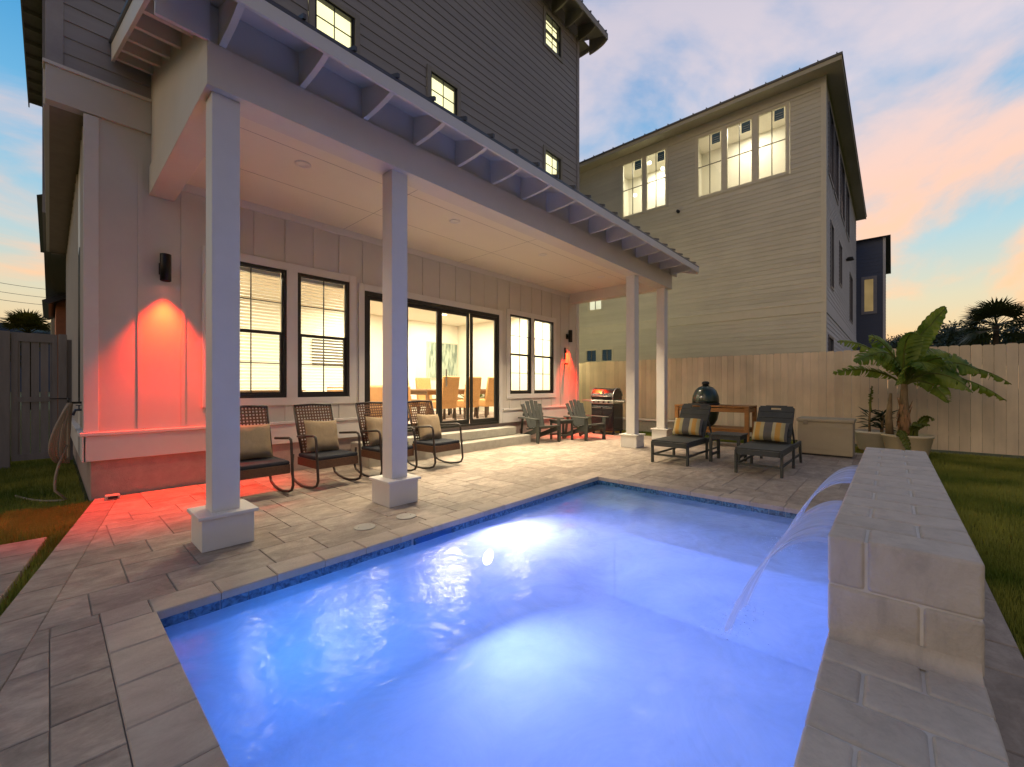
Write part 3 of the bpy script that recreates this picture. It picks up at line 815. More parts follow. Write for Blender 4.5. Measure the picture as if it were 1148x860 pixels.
for (a, b, c, d) in winsP[:2]: dh_window(H, 0, WY, a, b, c, d, blind=True)
for (a, b, c, d) in winsP[2:]: dh_window(H, 0, WY, a, b, c, d)
# side window of the lower floor (dark)
sdw = dh_window(H, 1, WL, 7.75, 8.1, 1.05, 3.05, out=-1)

# sliding door: four panels
dr = WMB(); a0, a1, z0, z1 = doorR
fw = .055
dr.box(a0, a0 + fw, WY - .02, WY + .09, z0, z1); dr.box(a1 - fw, a1, WY - .02, WY + .09, z0, z1); dr.box(a0 + fw, a1 - fw, WY - .02, WY + .09, z1 - .07, z1); dr.box(a0 + fw, a1 - fw, WY - .02, WY + .09, z0, z0 + .045)
DO = dr.build('sliding_door', M['black'], H, bevel=.004)
iw = (a1 - a0 - 2 * fw) / 4
for k in range(4):
    p = a0 + fw + k * iw; q = p + iw; dy = 0 if k in (0, 3) else .045
    pn = WMB(); st_ = .062
    y0 = WY + .0 + dy; y1 = y0 + .04; zb, zt2 = z0 + .046, z1 - .071
    pn.box(p + .002, p + st_, y0, y1, zb, zt2); pn.box(q - st_, q - .002, y0, y1, zb, zt2); pn.box(p + st_, q - st_, y0, y1, zt2 - .07, zt2); pn.box(p + st_, q - st_, y0, y1, zb, zb + .09)
    po = pn.build('door_panel', M['black'], DO, bevel=.003)
    gl_ = WMB(); ym = y0 + .02; gl_.add([(p + .03, ym, zb + .05), (q - .03, ym, zb + .05), (q - .03, ym, zt2 - .04), (p + .03, ym, zt2 - .04)], [(0, 1, 2, 3)])
    gl_.build('door_glass', M['glass'], DO)
hd = WMB()
hd.box(5.19 + .10, 5.19 + .125, WY - .045, WY - .02, 1.25, 1.6); hd.build('door_handle', M['steel'], DO, bevel=.005)
# entry steps
st1 = WMB(); st1.box(doorR[0] - .25, 7.25, 5.98, WY - .03, -.05, .175); st1.build('step', M['conc'], H, bevel=.015)
st2 = WMB(); st2.box(doorR[0] - .25, 7.05, 6.26, WY - .031, .175, .35); st2.build('step', M['conc'], H, bevel=.015)

# upper grey walls
upw = [(2.74, 3.39, 6.15, 7.33), (4.93, 5.60, 6.15, 7.33), (8.54, 9.21, 6.15, 7.33), (2.74, 3.39, 10.05, 10.87), (4.93, 5.60, 10.05, 10.87), (8.54, 9.21, 10.05, 10.87)]
uh = [(a - .09, b + .09, c - .09, d + .09) for (a, b, c, d) in upw]
up = WMB()
lap(up, 0, WY, .10, WR - .08, 4.66, 11.1, .178, uh, -1)
lap(up, 1, WR, WY + .1, 22, 3.95, 11.1, .178, (), 1)
lap(up, 1, 0.0, WY + .1, 22, 4.66, 11.1, .178, (), -1)
up.build('lap_siding', M['siding'], H, attr=True)
uc = WMB(); 
uc.box(-.03, .10, WY - .03, WY + .1, 4.68, 11.1); uc.box(WR - .08, WR + .03, WY - .03, WY + .1, 3.97, 11.1)
build_each(uc, 'corner_board', mat('grey_corner_board', (.35, .33, .33), .6), H, .004)
# bands of the second floor, and the jettied underside on the left
bd = WMB(); bd.box(-.03, .818, WY - .035, WY - .001 + .1, 4.271, 4.64); bd.build('band_board', M['white'], H, bevel=.003)
bd = WMB(); bd.box(-.05, .818, WY - .055, WY - .001 + .1, 4.641, 4.678); bd.box(-.045, -.0, WY + .1, 14, 4.271, 4.678); bd.build('band_cap', M['trim'], H, bevel=.004)
sf = WMB(); sf.box(-.02, WL + .03, WY + .1, 14, 4.272, 4.30); sf.build('bay_soffit', mat('bay_soffit_board', (.34, .27, .22), .7), H)
bk = WMB(); bk.box(-.085, .3, 11.0, 22, 4.3, 11.0); bk.build('rear_bay', M['siding'], H)
rbk = WMB(); rbk.box(.27, 9.9, 13.99, 14.08, -.05, 4.3); rbk.box(0.03, 10.0, 21.9, 22, 4.3, 11.1); rbk.box(.1, 9.95, 6.75, 21.9, 5.3, 5.35); rbk.box(.03, 10.0, 14, 22, 4.25, 4.3)
build_each(rbk, 'rear_wall', M['siding'], H)
ut = WMB()
for (a, b, c, d) in upw:
    wd = .088; t_ = .035
    ut.box(a - wd, a, WY - t_, WY, c - wd, d + wd); ut.box(b, b + wd, WY - t_, WY, c - wd, d + wd); ut.box(a, b, WY - t_, WY, d, d + wd); ut.box(a, b, WY - t_, WY, c - wd, c)
build_each(ut, 'window_trim', mat('grey_window_trim', (.30, .28, .25), .6), H, .003)
for (a, b, c, d) in upw: dh_window(H, 0, WY, a, b, c, d, lit=M['lit_up'], fw=.03)

# ---- porch structure
ZB, ZT = 3.545, 3.88
BYF, BYB = 3.84, 4.10
LX0, RX1 = .80, 9.86
bm_ = WMB()
bm_.box(LX0, RX1, BYF, BYB, ZB, ZT)                # front beam
bm_.box(LX0, LX0 + .24, BYB, WY - .002, ZB, ZT + 0.0)
bm_.box(RX1 - .24, RX1, BYB, WY - .002, ZB, ZT)
bmo = bm_.build('porch_beam', M['white'], H, bevel=.004)
# gable/frieze above beam on the left side (between beam top and roof) + front frieze
def roofz(y): return 4.06 + .345 * (y - 3.37)
fz = WMB()
for (xa, xb) in ((LX0 + .02, LX0 + .10), (RX1 - .10, RX1 - .02)):
    fz.prism([(BYF + .02, ZT), (WY - .003, ZT), (WY - .003, roofz(WY) - .05), (BYF + .02, roofz(BYF) - .05)], 0, xa, xb)
fz.box(LX0 + .1, RX1 - .1, BYF + .03, BYF + .09, ZT, roofz(BYF + .05) - .05)
fz.build('porch_frieze', M['white'], H)
# ceiling
pc = WMB(); pc.box(LX0 + .2, RX1 - .2, BYB - .03, WY - .003, 3.80, 3.83)
pco = pc.build('porch_ceiling', M['ceil'], H)
cj = WMB()
for yv in (4.75, 5.65): cj.box(LX0 + .25, RX1 - .25, yv - .003, yv + .003, 3.7985, 3.7995)
for xv in (3.2, 5.65, 8.1): cj.box(xv - .003, xv + .003, BYB, WY, 3.7987, 3.7993)
build_each(cj, 'ceiling_joint', mat('joint_shadow', (.25, .22, .2), .9), pco)
cm_ = WMB()
cm_.box(LX0 + .24, RX1 - .24, BYB, BYB + .05, 3.70, 3.80); cm_.box(LX0 + .24, RX1 - .24, WY - .03, WY - .001, 3.70, 3.80)
build_each(cm_, 'ceiling_moulding', M['trim'], pco)
for xc in (1.95, 4.2, 6.4, 8.6):
    r_ = WMB(); r_.lathe([(.085, 3.799), (.085, 3.792), (.06, 3.790), (.055, 3.797)], (xc, 5.0, 0), 24)
    r_.build('recessed_light', M['trim'], pco)
    area('porch_fill_lamp', (xc, 5.0, 3.785), .10, {1.95: 10, 4.2: 36, 6.4: 48, 8.6: 48}[xc], (1, .80, .54), spread=84)  # added warm fill light; the downlights are not known to be lit
# columns
for xc in (.94, 2.52, 8.14, 9.66):
    c = WMB(); c.box(xc - .095, xc + .095, 3.905 - .0, 4.095, .27, ZB); co_ = c.build('column', M['trim'], H, bevel=.004)
    b = WMB(); b.box(xc - .175, xc + .175, 3.825, 4.175, 0.002, .245); b.build('column_base', M['trim'], co_, bevel=.004)
    b = WMB(); b.box(xc - .20, xc + .20, 3.80, 4.20, .246, .272); b.build('base_cap', M['trim'], co_, bevel=.004)
# roof
EX0, EX1 = .47, 10.18
EY = 3.34
rf = WMB()
rf.prism([(EY, roofz(EY) - .02), (WY - .02, roofz(WY - .02) - .02), (WY - .02, roofz(WY - .02) + .01), (EY, roofz(EY) + .01)], 0, EX0 - .02, EX1 + .02)
rfo = rf.build('porch_roof', M['roof'], H)
rb = WMB(); x = EX0 + .02
while x < EX1:
    rb.prism([(EY - .02, roofz(EY) + .01), (WY - .03, roofz(WY) + .0), (WY - .03, roofz(WY) + .045), (EY - .02, roofz(EY) + .048)], 0, x - .012, x + .012); x += .41
rb.build('roof_rib', M['roof'], rfo)
dk = WMB(); dk.prism([(EY + .03, roofz(EY + .03) - .045), (WY - .03, roofz(WY - .03) - .045), (WY - .03, roofz(WY - .03) - .021), (EY + .03, roofz(EY + .03) - .021)], 0, EX0 + .01, EX1 - .01)
dk.build('roof_deck', M['white'], rfo)
fa = WMB()
fa.box(EX0 - .0, EX1 + .0, EY, EY + .028, roofz(EY) - .135, roofz(EY) - .0215)
for xx in (EX0, EX1 - .028):
    fa.prism([(EY + .028, roofz(EY + .03) - .20), (WY - .04, roofz(WY - .04) - .22), (WY - .04, roofz(WY - .04) - .0215), (EY + .028, roofz(EY + .028) - .0215)], 0, xx, xx + .028)
fa.build('fascia', M['trim'], rfo, bevel=.003)
# curved rafter tails along the front
x = .90; k = 0
def tail_poly(y0, y1, ztop, drop):
    # y0 eave end, y1 wall end
    pts = [(y0, ztop(y0)), (y1, ztop(y1)), (y1, drop)]
    n = 8
    for i in range(n + 1):
        t = i / n; a = t * PI / 2
        yy = y1 - .06 - (y1 - .06 - y0) * math.sin(a); zz = drop + (ztop(y0) - .09 - drop) * (1 - math.cos(a))
        pts.append((yy, zz))
    return pts
while x < 10.0:
    tl = WMB(); tl.prism(tail_poly(EY + .029, BYF + .029, lambda y: roofz(y) - .046, 3.882), 0, x - .022, x + .022)
    tl.build('rafter_tail', M['trim'], rfo); x += .595
for (xa, xb) in ((EX0 + .029, LX0 + .019), (RX1 - .019, EX1 - .029)):
    ft = WMB(); ft.box(xa, xb, BYF + .0, BYF + .03, ZT + .002, roofz(BYF) - .05); ft.build('overhang_board', M['trim'], rfo)
# side lookouts left and right
for (xa, xb) in ((EX0 + .03, LX0 + .02), (RX1 - .02, EX1 - .03)):
    y = BYF + .52
    while y < WY - .1:
        lk = WMB(); lk.box(xa, xb, y, y + .04, roofz(y) - .19, roofz(y) - .05)
        lk.build('lookout', M['trim'], rfo); y += .52
# ---- top roof
def troofz(y): return 11.30 + .33 * (y - 6.05)
tro = WMB(); tro.prism([(6.0, troofz(6.0)), (14.3, troofz(14.3)), (14.3, troofz(14.3) + .03), (6.0, troofz(6.0) + .03)], 0, -.5, 10.70)
tro.prism([(22.6, troofz(6.0)), (14.3, troofz(14.3)), (14.3, troofz(14.3) + .03), (22.6, troofz(6.0) + .03)], 0, -.5, 10.70)
TR = tro.build('top_roof', M['roof'], H)
tf = WMB(); tf.box(-.5, 10.70, 6.0, 6.03, troofz(6.0) - .14, troofz(6.0) - .002); tf.box(-.5, -.47, 6.03, 22.6, 11.12, 11.26); tf.box(10.67, 10.70, 6.03, 22.6, 11.12, 11.26)
tf.build('fascia', mat('grey_fascia', (.36, .33, .29), .6), TR)
msf = mat('grey_soffit', (.33, .30, .24), .7)
tsf = WMB(); tsf.prism([(6.03, troofz(6.03) - .03), (WY, troofz(WY) - .03), (WY, troofz(WY) - .005), (6.03, troofz(6.03) - .005)], 0, -.47, 10.67)
tsf.box(-.47, 0, WY, 22.5, 11.24, 11.26); tsf.box(WR, 10.67, WY, 22.5, 11.24, 11.26); tsf.build('soffit', msf, TR)
x = -.3
while x < 10.7:
    tl = WMB(); tl.prism(tail_poly(6.031, WY, lambda y: troofz(y) - .031, 11.02), 0, x - .025, x + .025); tl.build('rafter_tail', msf, TR); x += .61
y = 7.2
while y < 22.4:
    tl = WMB(); tl.box(-.465, -.002, y - .03, y + .03, 11.12, 11.239); tl.build('rafter_tail', msf, TR); y += .75
rbt = WMB(); x = -.48
while x < 10.7:
    rbt.prism([(5.98, troofz(5.98) + .03), (14.2, troofz(14.2) + .03), (14.2, troofz(14.2) + .07), (5.98, troofz(5.98) + .07)], 0, x - .013, x + .013); x += .41
rbt.build('roof_rib', M['roof'], TR)
# gable walls of top roof
gw = WMB()
for xx in (0.02, WR - .1): gw.prism([(6.7, 11.1), (21.9, 11.1), (14.3, troofz(14.3) - .05)], 0, xx, xx + .08)
gw.build('gable_wall', M['siding'], H)

# ---- interior room (part of the house)
ri = WMB(); RB = 11.6
ri.box(.42, 9.92, WY + .13, RB, .36, .41); rfl = ri.build('room_floor', M['infloor'], H)
ri = WMB(); ri.box(.40, 9.94, RB, RB + .08, .36, 3.5); ri.box(.40, .46, WY + .125, RB, .36, 3.5); ri.box(9.88, 9.94, WY + .125, RB, .36, 3.5)
# partial partition on the left
ri.build('room_wall', M['inner'], H)
ri = WMB(); ri.box(.40, 9.94, WY + .122, RB, 3.42, 3.5); rc = ri.build('room_ceiling', M['inner'], H)
for (x, y) in ((1.6, 7.6), (3.4, 7.7), (5.2, 7.7), (7.0, 7.7), (8.8, 7.7), (2.5, 10), (5, 10), (8, 10)):
    d = WMB(); d.lathe([(.07, 3.4195), (.07, 3.416)], (x, y, 0), 16); d.build('ceiling_downlight', M['lampglass'], rc)
for (x, y, p) in ((1.7, 8.0, 110), (4.2, 7.9, 150), (6.6, 7.9, 150), (8.9, 8.2, 110), (5.5, 10.4, 60), (8.4, 10.4, 60)):
    area('room_lamp', (x, y, 3.40), 1.1, p * 1.15, (1, .87, .62))
# inner white door leaf
idr = WMB(); idr.box(7.2, 7.95, RB - .05, RB - .002, .412, 2.75); io = idr.build('inner_door', mat('white_door', (.85, .83, .78), .4), H, bevel=.004)
hk = WMB(); hk.box(7.28, 7.31, RB - .09, RB - .05, 1.9, 2.02); hk.box(7.28, 7.31, RB - .09, RB - .05, 1.3, 1.42); hk.build('hinge', M['black'], io)
itr = WMB(); itr.box(7.1, 7.2, RB - .04, RB - .001, .412, 2.85); itr.box(7.95, 8.05, RB - .04, RB - .001, .412, 2.85); itr.box(7.2, 7.95, RB - .04, RB - .001, 2.75, 2.85); itr.build('door_casing', mat('white_casing', (.83, .81, .76), .5), H)

# painting
pt = empty('painting', (9.2, RB - .03, 2.1), 0, 'blue grey abstract painting hanging on the dining room wall behind sliding door', 'painting')
m_, n_, N_, L_ = nt('abstract_canvas')
o_ = N_.new('ShaderNodeOutputMaterial'); p_ = N_.new('ShaderNodeBsdfPrincipled'); L_.new(p_.outputs[0], o_.inputs[0])
t_ = N_.new('ShaderNodeTexCoord'); mpp = N_.new('ShaderNodeMapping'); mpp.inputs['Scale'].default_value = (6, 1, 1.3); L_.new(t_.outputs['Object'], mpp.inputs[0])
z_ = N_.new('ShaderNodeTexNoise'); z_.inputs['Scale'].default_value = 1.6; z_.inputs['Detail'].default_value = 6; L_.new(mpp.outputs[0], z_.inputs[0])
r_ = N_.new('ShaderNodeValToRGB'); r_.color_ramp.elements[0].position = .38; r_.color_ramp.elements[0].color = (.12, .18, .16, 1); r_.color_ramp.elements[1].position = .58; r_.color_ramp.elements[1].color = (.42, .50, .42, 1)
L_.new(z_.outputs[0], r_.inputs[0]); L_.new(r_.outputs[0], p_.inputs['Base Color'])
c = WMB(); c.box(8.55, 9.83, RB - .035, RB - .005, 1.55, 2.75); c.build('canvas', m_, pt)
c = WMB()
for (a, b, d, e) in ((8.52, 8.55, 1.52, 2.78), (9.83, 9.86, 1.52, 2.78), (8.55, 9.83, 1.52, 1.55), (8.55, 9.83, 2.75, 2.78)): c.box(a, b, RB - .045, RB - .004, d, e)
c.build('picture_frame', mat('pale_frame', (.6, .56, .46), .5), pt)
# television
tv = empty('television', (5.0, RB - .05, 2.2), 0, 'dark flat television on the living room wall, seen through left door panel', 'television')
c = WMB(); c.box(4.75, 6.0, RB - .08, RB - .03, 1.85, 2.55); c.build('screen', mat('tv_screen', (.12, .11, .09), .2), tv, bevel=.01)
c = WMB(); c.box(5.2, 5.5, RB - .03, RB - .003, 2.0, 2.4); c.build('wall_bracket', M['black'], tv)

# sofa
def sofa(x0, x1, y0, y1, label, rz=0):
    e = empty('sofa', ((x0 + x1) / 2, (y0 + y1) / 2, .412), 0, label, 'sofa')
    c = WMB(); c.box(x0, x1, y0, y1, .50, .82); c.build('seat_base', M['sofa'], e, bevel=.04, seg=3)
    c = WMB(); c.box(x0 + .02, x1 - .02, y0 + .01, y0 + .25, .80, 1.28); c.build('backrest', M['sofa'], e, bevel=.06, seg=3)
    for xx in (x0, x1 - .2):
        c = WMB(); c.box(xx - .01, xx + .21, y0 + .02, y1 + .02, .60, 1.05); c.build('armrest', M['sofa'], e, bevel=.05, seg=3)
    w_ = (x1 - x0 - .44) / 3
    for k in range(3):
        c = WMB(); c.box(x0 + .22 + k * w_, x0 + .21 + (k + 1) * w_, y0 + .26, y1 + .01, .82, .96); c.build('seat_cushion', M['sofa'], e, bevel=.04, seg=3)
    for (xx, yy) in ((x0 + .08, y0 + .08), (x1 - .08, y0 + .08), (x0 + .08, y1 - .08), (x1 - .08, y1 - .08)):
        c = WMB(); c.box(xx - .03, xx + .03, yy - .03, yy + .03, .412, .5); c.build('leg', M['darkleg'], e)
sofa(3.9, 5.9, 8.6, 9.5, 'tan leather sofa inside the house behind the left door panel')

# dining table and chairs inside
def table(x, y, w_, d_, h_, label, m_top, z0=.412, name='dining_table', cat='table', legw=.07, group=None, t=.05):
    e = empty(name, (x, y, z0), 0, label, cat, group)
    c = MB(); c.box(-w_ / 2, w_ / 2, -d_ / 2, d_ / 2, h_ - t, h_); c.build('tabletop', m_top, e, bevel=.006)
    c = MB(); c.box(-w_ / 2 + .08, w_ / 2 - .08, -d_ / 2 + .07, d_ / 2 - .07, h_ - t - .09, h_ - t); c.build('apron', m_top, e)
    for sx_ in (-1, 1):
        for sy_ in (-1, 1):
            c = MB(); c.box(sx_ * (w_ / 2 - .08) - legw / 2, sx_ * (w_ / 2 - .08) + legw / 2, sy_ * (d_ / 2 - .08) - legw / 2, sy_ * (d_ / 2 - .08) + legw / 2, 0, h_ - t - .001); c.build('leg', m_top, e)
    return e
table(7.35, 9.0, 2.2, 1.0, .77, 'wooden dining table set between tan woven chairs indoors', M['tabwood'])
def dining_chair():
    e = empty('dining_chair', (0, 0, 0), 0)
    c = MB(); c.box(-.25, .25, -.25, .25, .30, .49); c.build('seat', M['ltxt'], e, bevel=.03, seg=3)
    c = MB(); c.prism([(.18, .47), (.27, .47), (.36, 1.08), (.30, 1.10)], 0, -.25, .25); c.build('backrest', M['ltxt'], e, bevel=.02)
    for sx_ in (-1, 1):
        for sy_ in (-1, 1):
            c = MB(); c.bar((sx_ * .21, sy_ * .20, .30), (sx_ * .22, sy_ * .22, 0), .045, .045); c.build('leg', M['darkleg'], e)
    return e
dc = dining_chair()
spots = [(6.55, 8.25, PI, 'tan woven dining chair nearest the glass at left end of indoor table'),
         (7.30, 8.25, PI, 'tan woven dining chair with its back to the glass at middle of indoor table'),
         (8.05, 8.25, PI, 'tan woven dining chair with its back to the glass at right end of indoor table'),
         (6.55, 9.8, 0, 'tan woven dining chair on far side of indoor table, left'),
         (7.30, 9.8, 0, 'tan woven dining chair on far side of indoor table, middle'),
         (8.05, 9.8, 0, 'tan woven dining chair on far side of indoor table, right'),
         (8.85, 9.0, -PI / 2, 'tan woven dining chair at the right head of indoor table')]
for i, (x, y, rz, lb) in enumerate(spots):
    o = dc if i == 0 else copy_tree(dc)
    o.location = (x, y, .412); o.rotation_euler = (0, 0, rz); tag(o, lb, 'chair', 'dining chairs around the indoor table')
table(2.9, 9.6, 1.5, .8, .80, 'brown wooden console table seen through the blinds of the left windows', M['tabwood'], name='console_table')
# indoor plant
ip = empty('house_plant', (9.45, 10.4, .412), 0, 'green house plant in the corner behind the right door panel', 'plant')
c = MB(); c.lathe([(.12, 0), (.17, .3), (.15, .3)], n=16); c.build('pot', M['pot'], ip)
c = MB()
for k in range(70):
    a = random.uniform(0, 2 * PI); e_ = random.uniform(.3, 1.4); l = random.uniform(.35, .75)
    d = Vector((math.cos(a) * math.cos(e_), math.sin(a) * math.cos(e_), math.sin(e_))); s_v = d.cross(Vector((0, 0, 1))).normalized() * .05
    b0 = Vector((0, 0, .3)); c.add([b0, b0 + d * l * .5 + s_v, b0 + d * l + Vector((0, 0, -.06)), b0 + d * l * .5 - s_v], [(0, 1, 2, 3)])
c.build('foliage', M['leafy'], ip)

# ------------------------------------------------------------------ wall lamps
def wall_lamp(x, z, label, power):
    e = empty('wall_lamp', (x, WY - .002, z), 0, label, 'wall lamp', 'black cylinder lamps on the porch wall')
    c = MB(); c.lathe([(.0, .165), (.052, .165), (.055, .16), (.055, -.155), (.048, -.16), (.045, -.12), (.0, -.12)], (0, -.115, 0), 24); c.build('lamp_body', M['tank'], e)
    c = MB(); c.box(-.05, .05, -.02, 0, -.07, .07); c.box(-.025, .025, -.075, -.02, -.03, .03); c.build('bracket', M['tank'], e, bevel=.004)
    c = MB(); c.lathe([(.0, -.125), (.042, -.125), (.042, -.128), (.0, -.128)], (0, -.115, 0), 20); c.build('lamp_lens', emit('red_lamp_lens', (1, .14, .03), 9), e)
    l = bpy.data.lights.new('lamp_bulb', 'SPOT'); l.energy = power; l.color = (1, .030, .005); l.spot_size = R_(74); l.spot_blend = 1.0; l.shadow_soft_size = .03
    o = bpy.data.objects.new('lamp_bulb', l); COL.objects.link(o); o.location = (x, WY - .135, z - .17); o.rotation_euler = (R_(-5), 0, 0)
wall_lamp(.94, 2.68, 'black cylinder wall lamp glowing red, on the left end of the white wall', 800)
wall_lamp(9.52, 2.62, 'black cylinder wall lamp glowing red, beside the grill at the far corner', 700)
e_ = empty('assumed_side_lamp', (WR + .03, 8.6, 3.3), 0, 'assumed warm wall lamp, out of view, on the far side wall of the white house facing the beige house', 'wall lamp')  # assumed lamp, itself unseen; added to light the beige house wall
c = MB(); c.box(0, .03, -.06, .06, -.08, .08); c.build('back_plate', M['tank'], e_, bevel=.004)
c = MB(); c.lathe([(.0, .05), (.09, .03), (.02, .09), (0, .09)], (.12, 0, .02), 20); c.bar((.03, 0, .03), (.10, 0, .06), .02, .02); c.build('lamp_shade', M['tank'], e_)
c = MB(); c.lathe([(0, -.04), (.035, -.02), (.035, .02), (0, .04)], (.12, 0, .0), 14); c.build('bulb', emit('assumed_side_bulb', (1, .85, .5), 30), e_)
l = bpy.data.lights.new('assumed_side_bulb', 'POINT'); l.energy = 150; l.color = (1, .86, .45); l.shadow_soft_size = .06  # added warm light of the assumed lamp between the houses
o = bpy.data.objects.new('assumed_side_bulb', l); COL.objects.link(o); o.location = (WR + .22, 8.6, 3.24)
# small wall opener below far lamp
wo = empty('bottle_opener', (9.42, WY, 2.15), 0, 'small black wall mounted opener in the red glow below the far lamp', 'opener')
c = MB(); c.box(-.03, .03, -.02, 0, -.16, .16); c.build('back_plate', M['rubber'], wo, bevel=.004)
c = MB(); c.box(-.022, .022, -.06, -.02, .02, .08); c.box(-.035, .035, -.09, -.0, -.30, -.26); c.build('catch_cup', M['rubber'], wo, bevel=.004)

# ------------------------------------------------------------------ rocking chairs
def rocking_chair():
    e = empty('rocking_chair')
    w2 = .28
    # faces -Y ; seat z .40
    for sx_ in (-1, 1):
        X_ = sx_ * w2
        # arm + front leg + rocker runner + rear leg
        pts = [(X_, .17, .62), (X_, -.02, .635), (X_, -.25, .655), (X_, -.30, .64), (X_, -.315, .60), (X_, -.335, .40), (X_, -.36, .20), (X_, -.365, .125), (X_, -.33, .065), (X_, -.24, .035), (X_, -.08, .014), (X_, .06, .014), (X_, .20, .035), (X_, .30, .070), (X_, .335, .125), (X_, .33, .20), (X_, .30, .38)]
        c = MB(); P = [Vector(p) for p in pts]
        c.tube(P, .0155, 8); c.build('arm_rocker_frame', M['dwood'], e)
    # back frame
    bt_, bb = Vector((0, .36, 1.0)), Vector((0, .14, .36))
    d = bt_ - bb
    c = MB()
    for sx_ in (-1, 1): c.tube([bb + Vector((sx_ * .235, 0, 0)), bb + Vector((sx_ * .245, 0, 0)) + d * .5, bt_ + Vector((sx_ * .25, 0, 0))], .014, 8)
    c.tube([bt_ + Vector((-.25, 0, 0)), bt_ + Vector((0, .01, .012)), bt_ + Vector((.25, 0, 0))], .016, 8)
    c.tube([bb + Vector((-.235, 0, 0)), bb + Vector((.235, 0, 0))], .014, 8)
    bf = c.build('back_frame', M['dwood'], e)
    # woven lattice
    c = MB(); nrm = d.cross(Vector((1, 0, 0))).normalized()
    for k in range(13):
        xx = -.22 + .44 * k / 12
        a = bb + Vector((xx, 0, 0)); b = bt_ + Vector((xx * 1.02, 0, 0)); c.bar(a + nrm * .004, b + nrm * .004, .017, .004, up=nrm)
    n = 17
    for k in range(1, n):
        p = bb + d * (k / n)
        c.bar(p + Vector((-.24, 0, 0)) - nrm * .004, p + Vector((.24, 0, 0)) - nrm * .004, .004, .019, up=d)
    for i in range(12):
        for k in range(0, n, 2):
            p = bb + d * ((k + .3) / n) + Vector((-.22 + .44 * (i + .5) / 12, 0, 0))
    c.build('woven_back', M['wicker'], e)
    c = MB(); c.box(-.265, .265, -.32, .20, .355, .405); c.build('seat', M['navy'], e, bevel=.02, seg=3)
    c = MB(); c.box(-.262, .262, -.325, -.31, .26, .36); c.box(-.27, -.258, -.31, .2, .26, .36); c.box(.258, .27, -.31, .2, .26, .36); c.build('woven_apron', M['wicker'], e, bevel=.003)
    return e
def pillow_mesh(w_, h_, t_, seed=0, puff=.5):
    c = MB(); n = 14; vs = []; fs = []
    for side in (1, -1):
        base_ = len(vs)
        for i in range(n + 1):
            for j in range(n + 1):
                u, v = i / n * 2 - 1, j / n * 2 - 1
                k = max(0, (1 - u ** 4) * (1 - v ** 4)) ** puff
                sx_ = 1 - .07 * (1 - u * u) * abs(v) ** 3; sy_ = 1
                pin = 1 - .06 * (1 - abs(v) ** 2) * abs(u) ** 4; pin2 = 1 - .06 * (1 - abs(u) ** 2) * abs(v) ** 4
                wr = .012 * mnoise.noise((u * 3 + seed, v * 3, side))
                vs.append((u * w_ / 2 * pin, side * (t_ / 2 * k) + wr * k, v * h_ / 2 * pin2))
        for i in range(n):
            for j in range(n):
                a = base_ + i * (n + 1) + j; f = (a, a + 1, a + n + 2, a + n + 1); fs.append(f if side < 0 else f[::-1])
    c.add(vs, fs, True); return c
rc_ = rocking_chair()
pil0 = pillow_mesh(.44, .42, .17).build('pillow', M['beige'])
rl = ['dark rocking chair partly hidden behind the nearest porch column', 'dark rocking chair beneath the blind covered window, second from the left',
      'dark rocking chair mostly hidden behind the second porch column', 'dark rocking chair in front of the sliding door, rightmost of the four']
for i, (x, y, rz) in enumerate([(1.58, 5.42, R_(1)), (2.40, 5.42, R_(3)), (3.24, 5.40, R_(2)), (4.09, 5.38, R_(3))]):
    o = rc_ if i == 0 else copy_tree(rc_)
    o.location = (x, y, .0); o.rotation_euler = (0, 0, rz); tag(o, rl[i], 'rocking chair', 'rocking chairs in a row under the porch')
    p = pil0 if i == 0 else pil0.copy()
    if i: COL.objects.link(p)
    p.location = (x + .0, y + .115, .61); p.rotation_euler = (R_(-19), R_(random.uniform(-4, 4)), rz)
    tag(p, ['tan pillow on the rocking chair nearest the first column', 'tan pillow on the second rocking chair from the left', 'tan pillow on the rocking chair hidden behind the second column', 'tan pillow on the rightmost rocking chair by the door'][i], 'pillow', 'tan pillows on the rocking chairs')

# ------------------------------------------------------------------ adirondack chairs
def adirondack():
    e = empty('adirondack_chair'); m = M['poly']
    # faces -Y
    for k in range(5):
        xx = (k - 2) * .108; top = .93 - .022 * (k - 2) ** 2
        c = MB(); a = Vector((xx * .8, .17, .30)); b = Vector((xx * 1.12, .42, top))
        c.bar(a, b, .095, .02, up=(0, 1, 0)); c.build('back_slat', m, e, bevel=.006)
    c = MB(); c.bar((-.28, .33, .60), (.28, .33, .60), .03, .06); c.bar((-.22, .22, .34), (.22, .22, .34), .03, .06); c.build('back_rail', m, e)
    for k in range(5):
        t = k / 4; c = MB(); y_ = -.30 + .45 * t; z_ = .37 - .09 * t
        c.box(-.27, .27, y_ - .045, y_ + .045, z_ - .012, z_ + .012); c.build('seat_slat', m, e, bevel=.004)
    for s in (-1, 1):
        c = MB(); c.bar((s * .24, -.33, .32), (s * .24, .50, .06), .03, .10); c.build('side_rail', m, e, bevel=.004)
        c = MB(); c.bar((s * .285, -.30, 0), (s * .285, -.30, .52), .03, .09, up=(0, 1, 0)); c.build('leg', m, e, bevel=.004)
        c = MB(); c.bar((s * .25, .47, 0), (s * .27, .36, .52), .03, .06, up=(0, 1, 0)); c.build('leg', m, e, bevel=.004)
        c = MB(); c.box(s * .33 - .065, s * .33 + .065, -.37, .38, .52, .545); c.build('armrest', m, e, bevel=.012)
    return e
ad_ = adirondack()
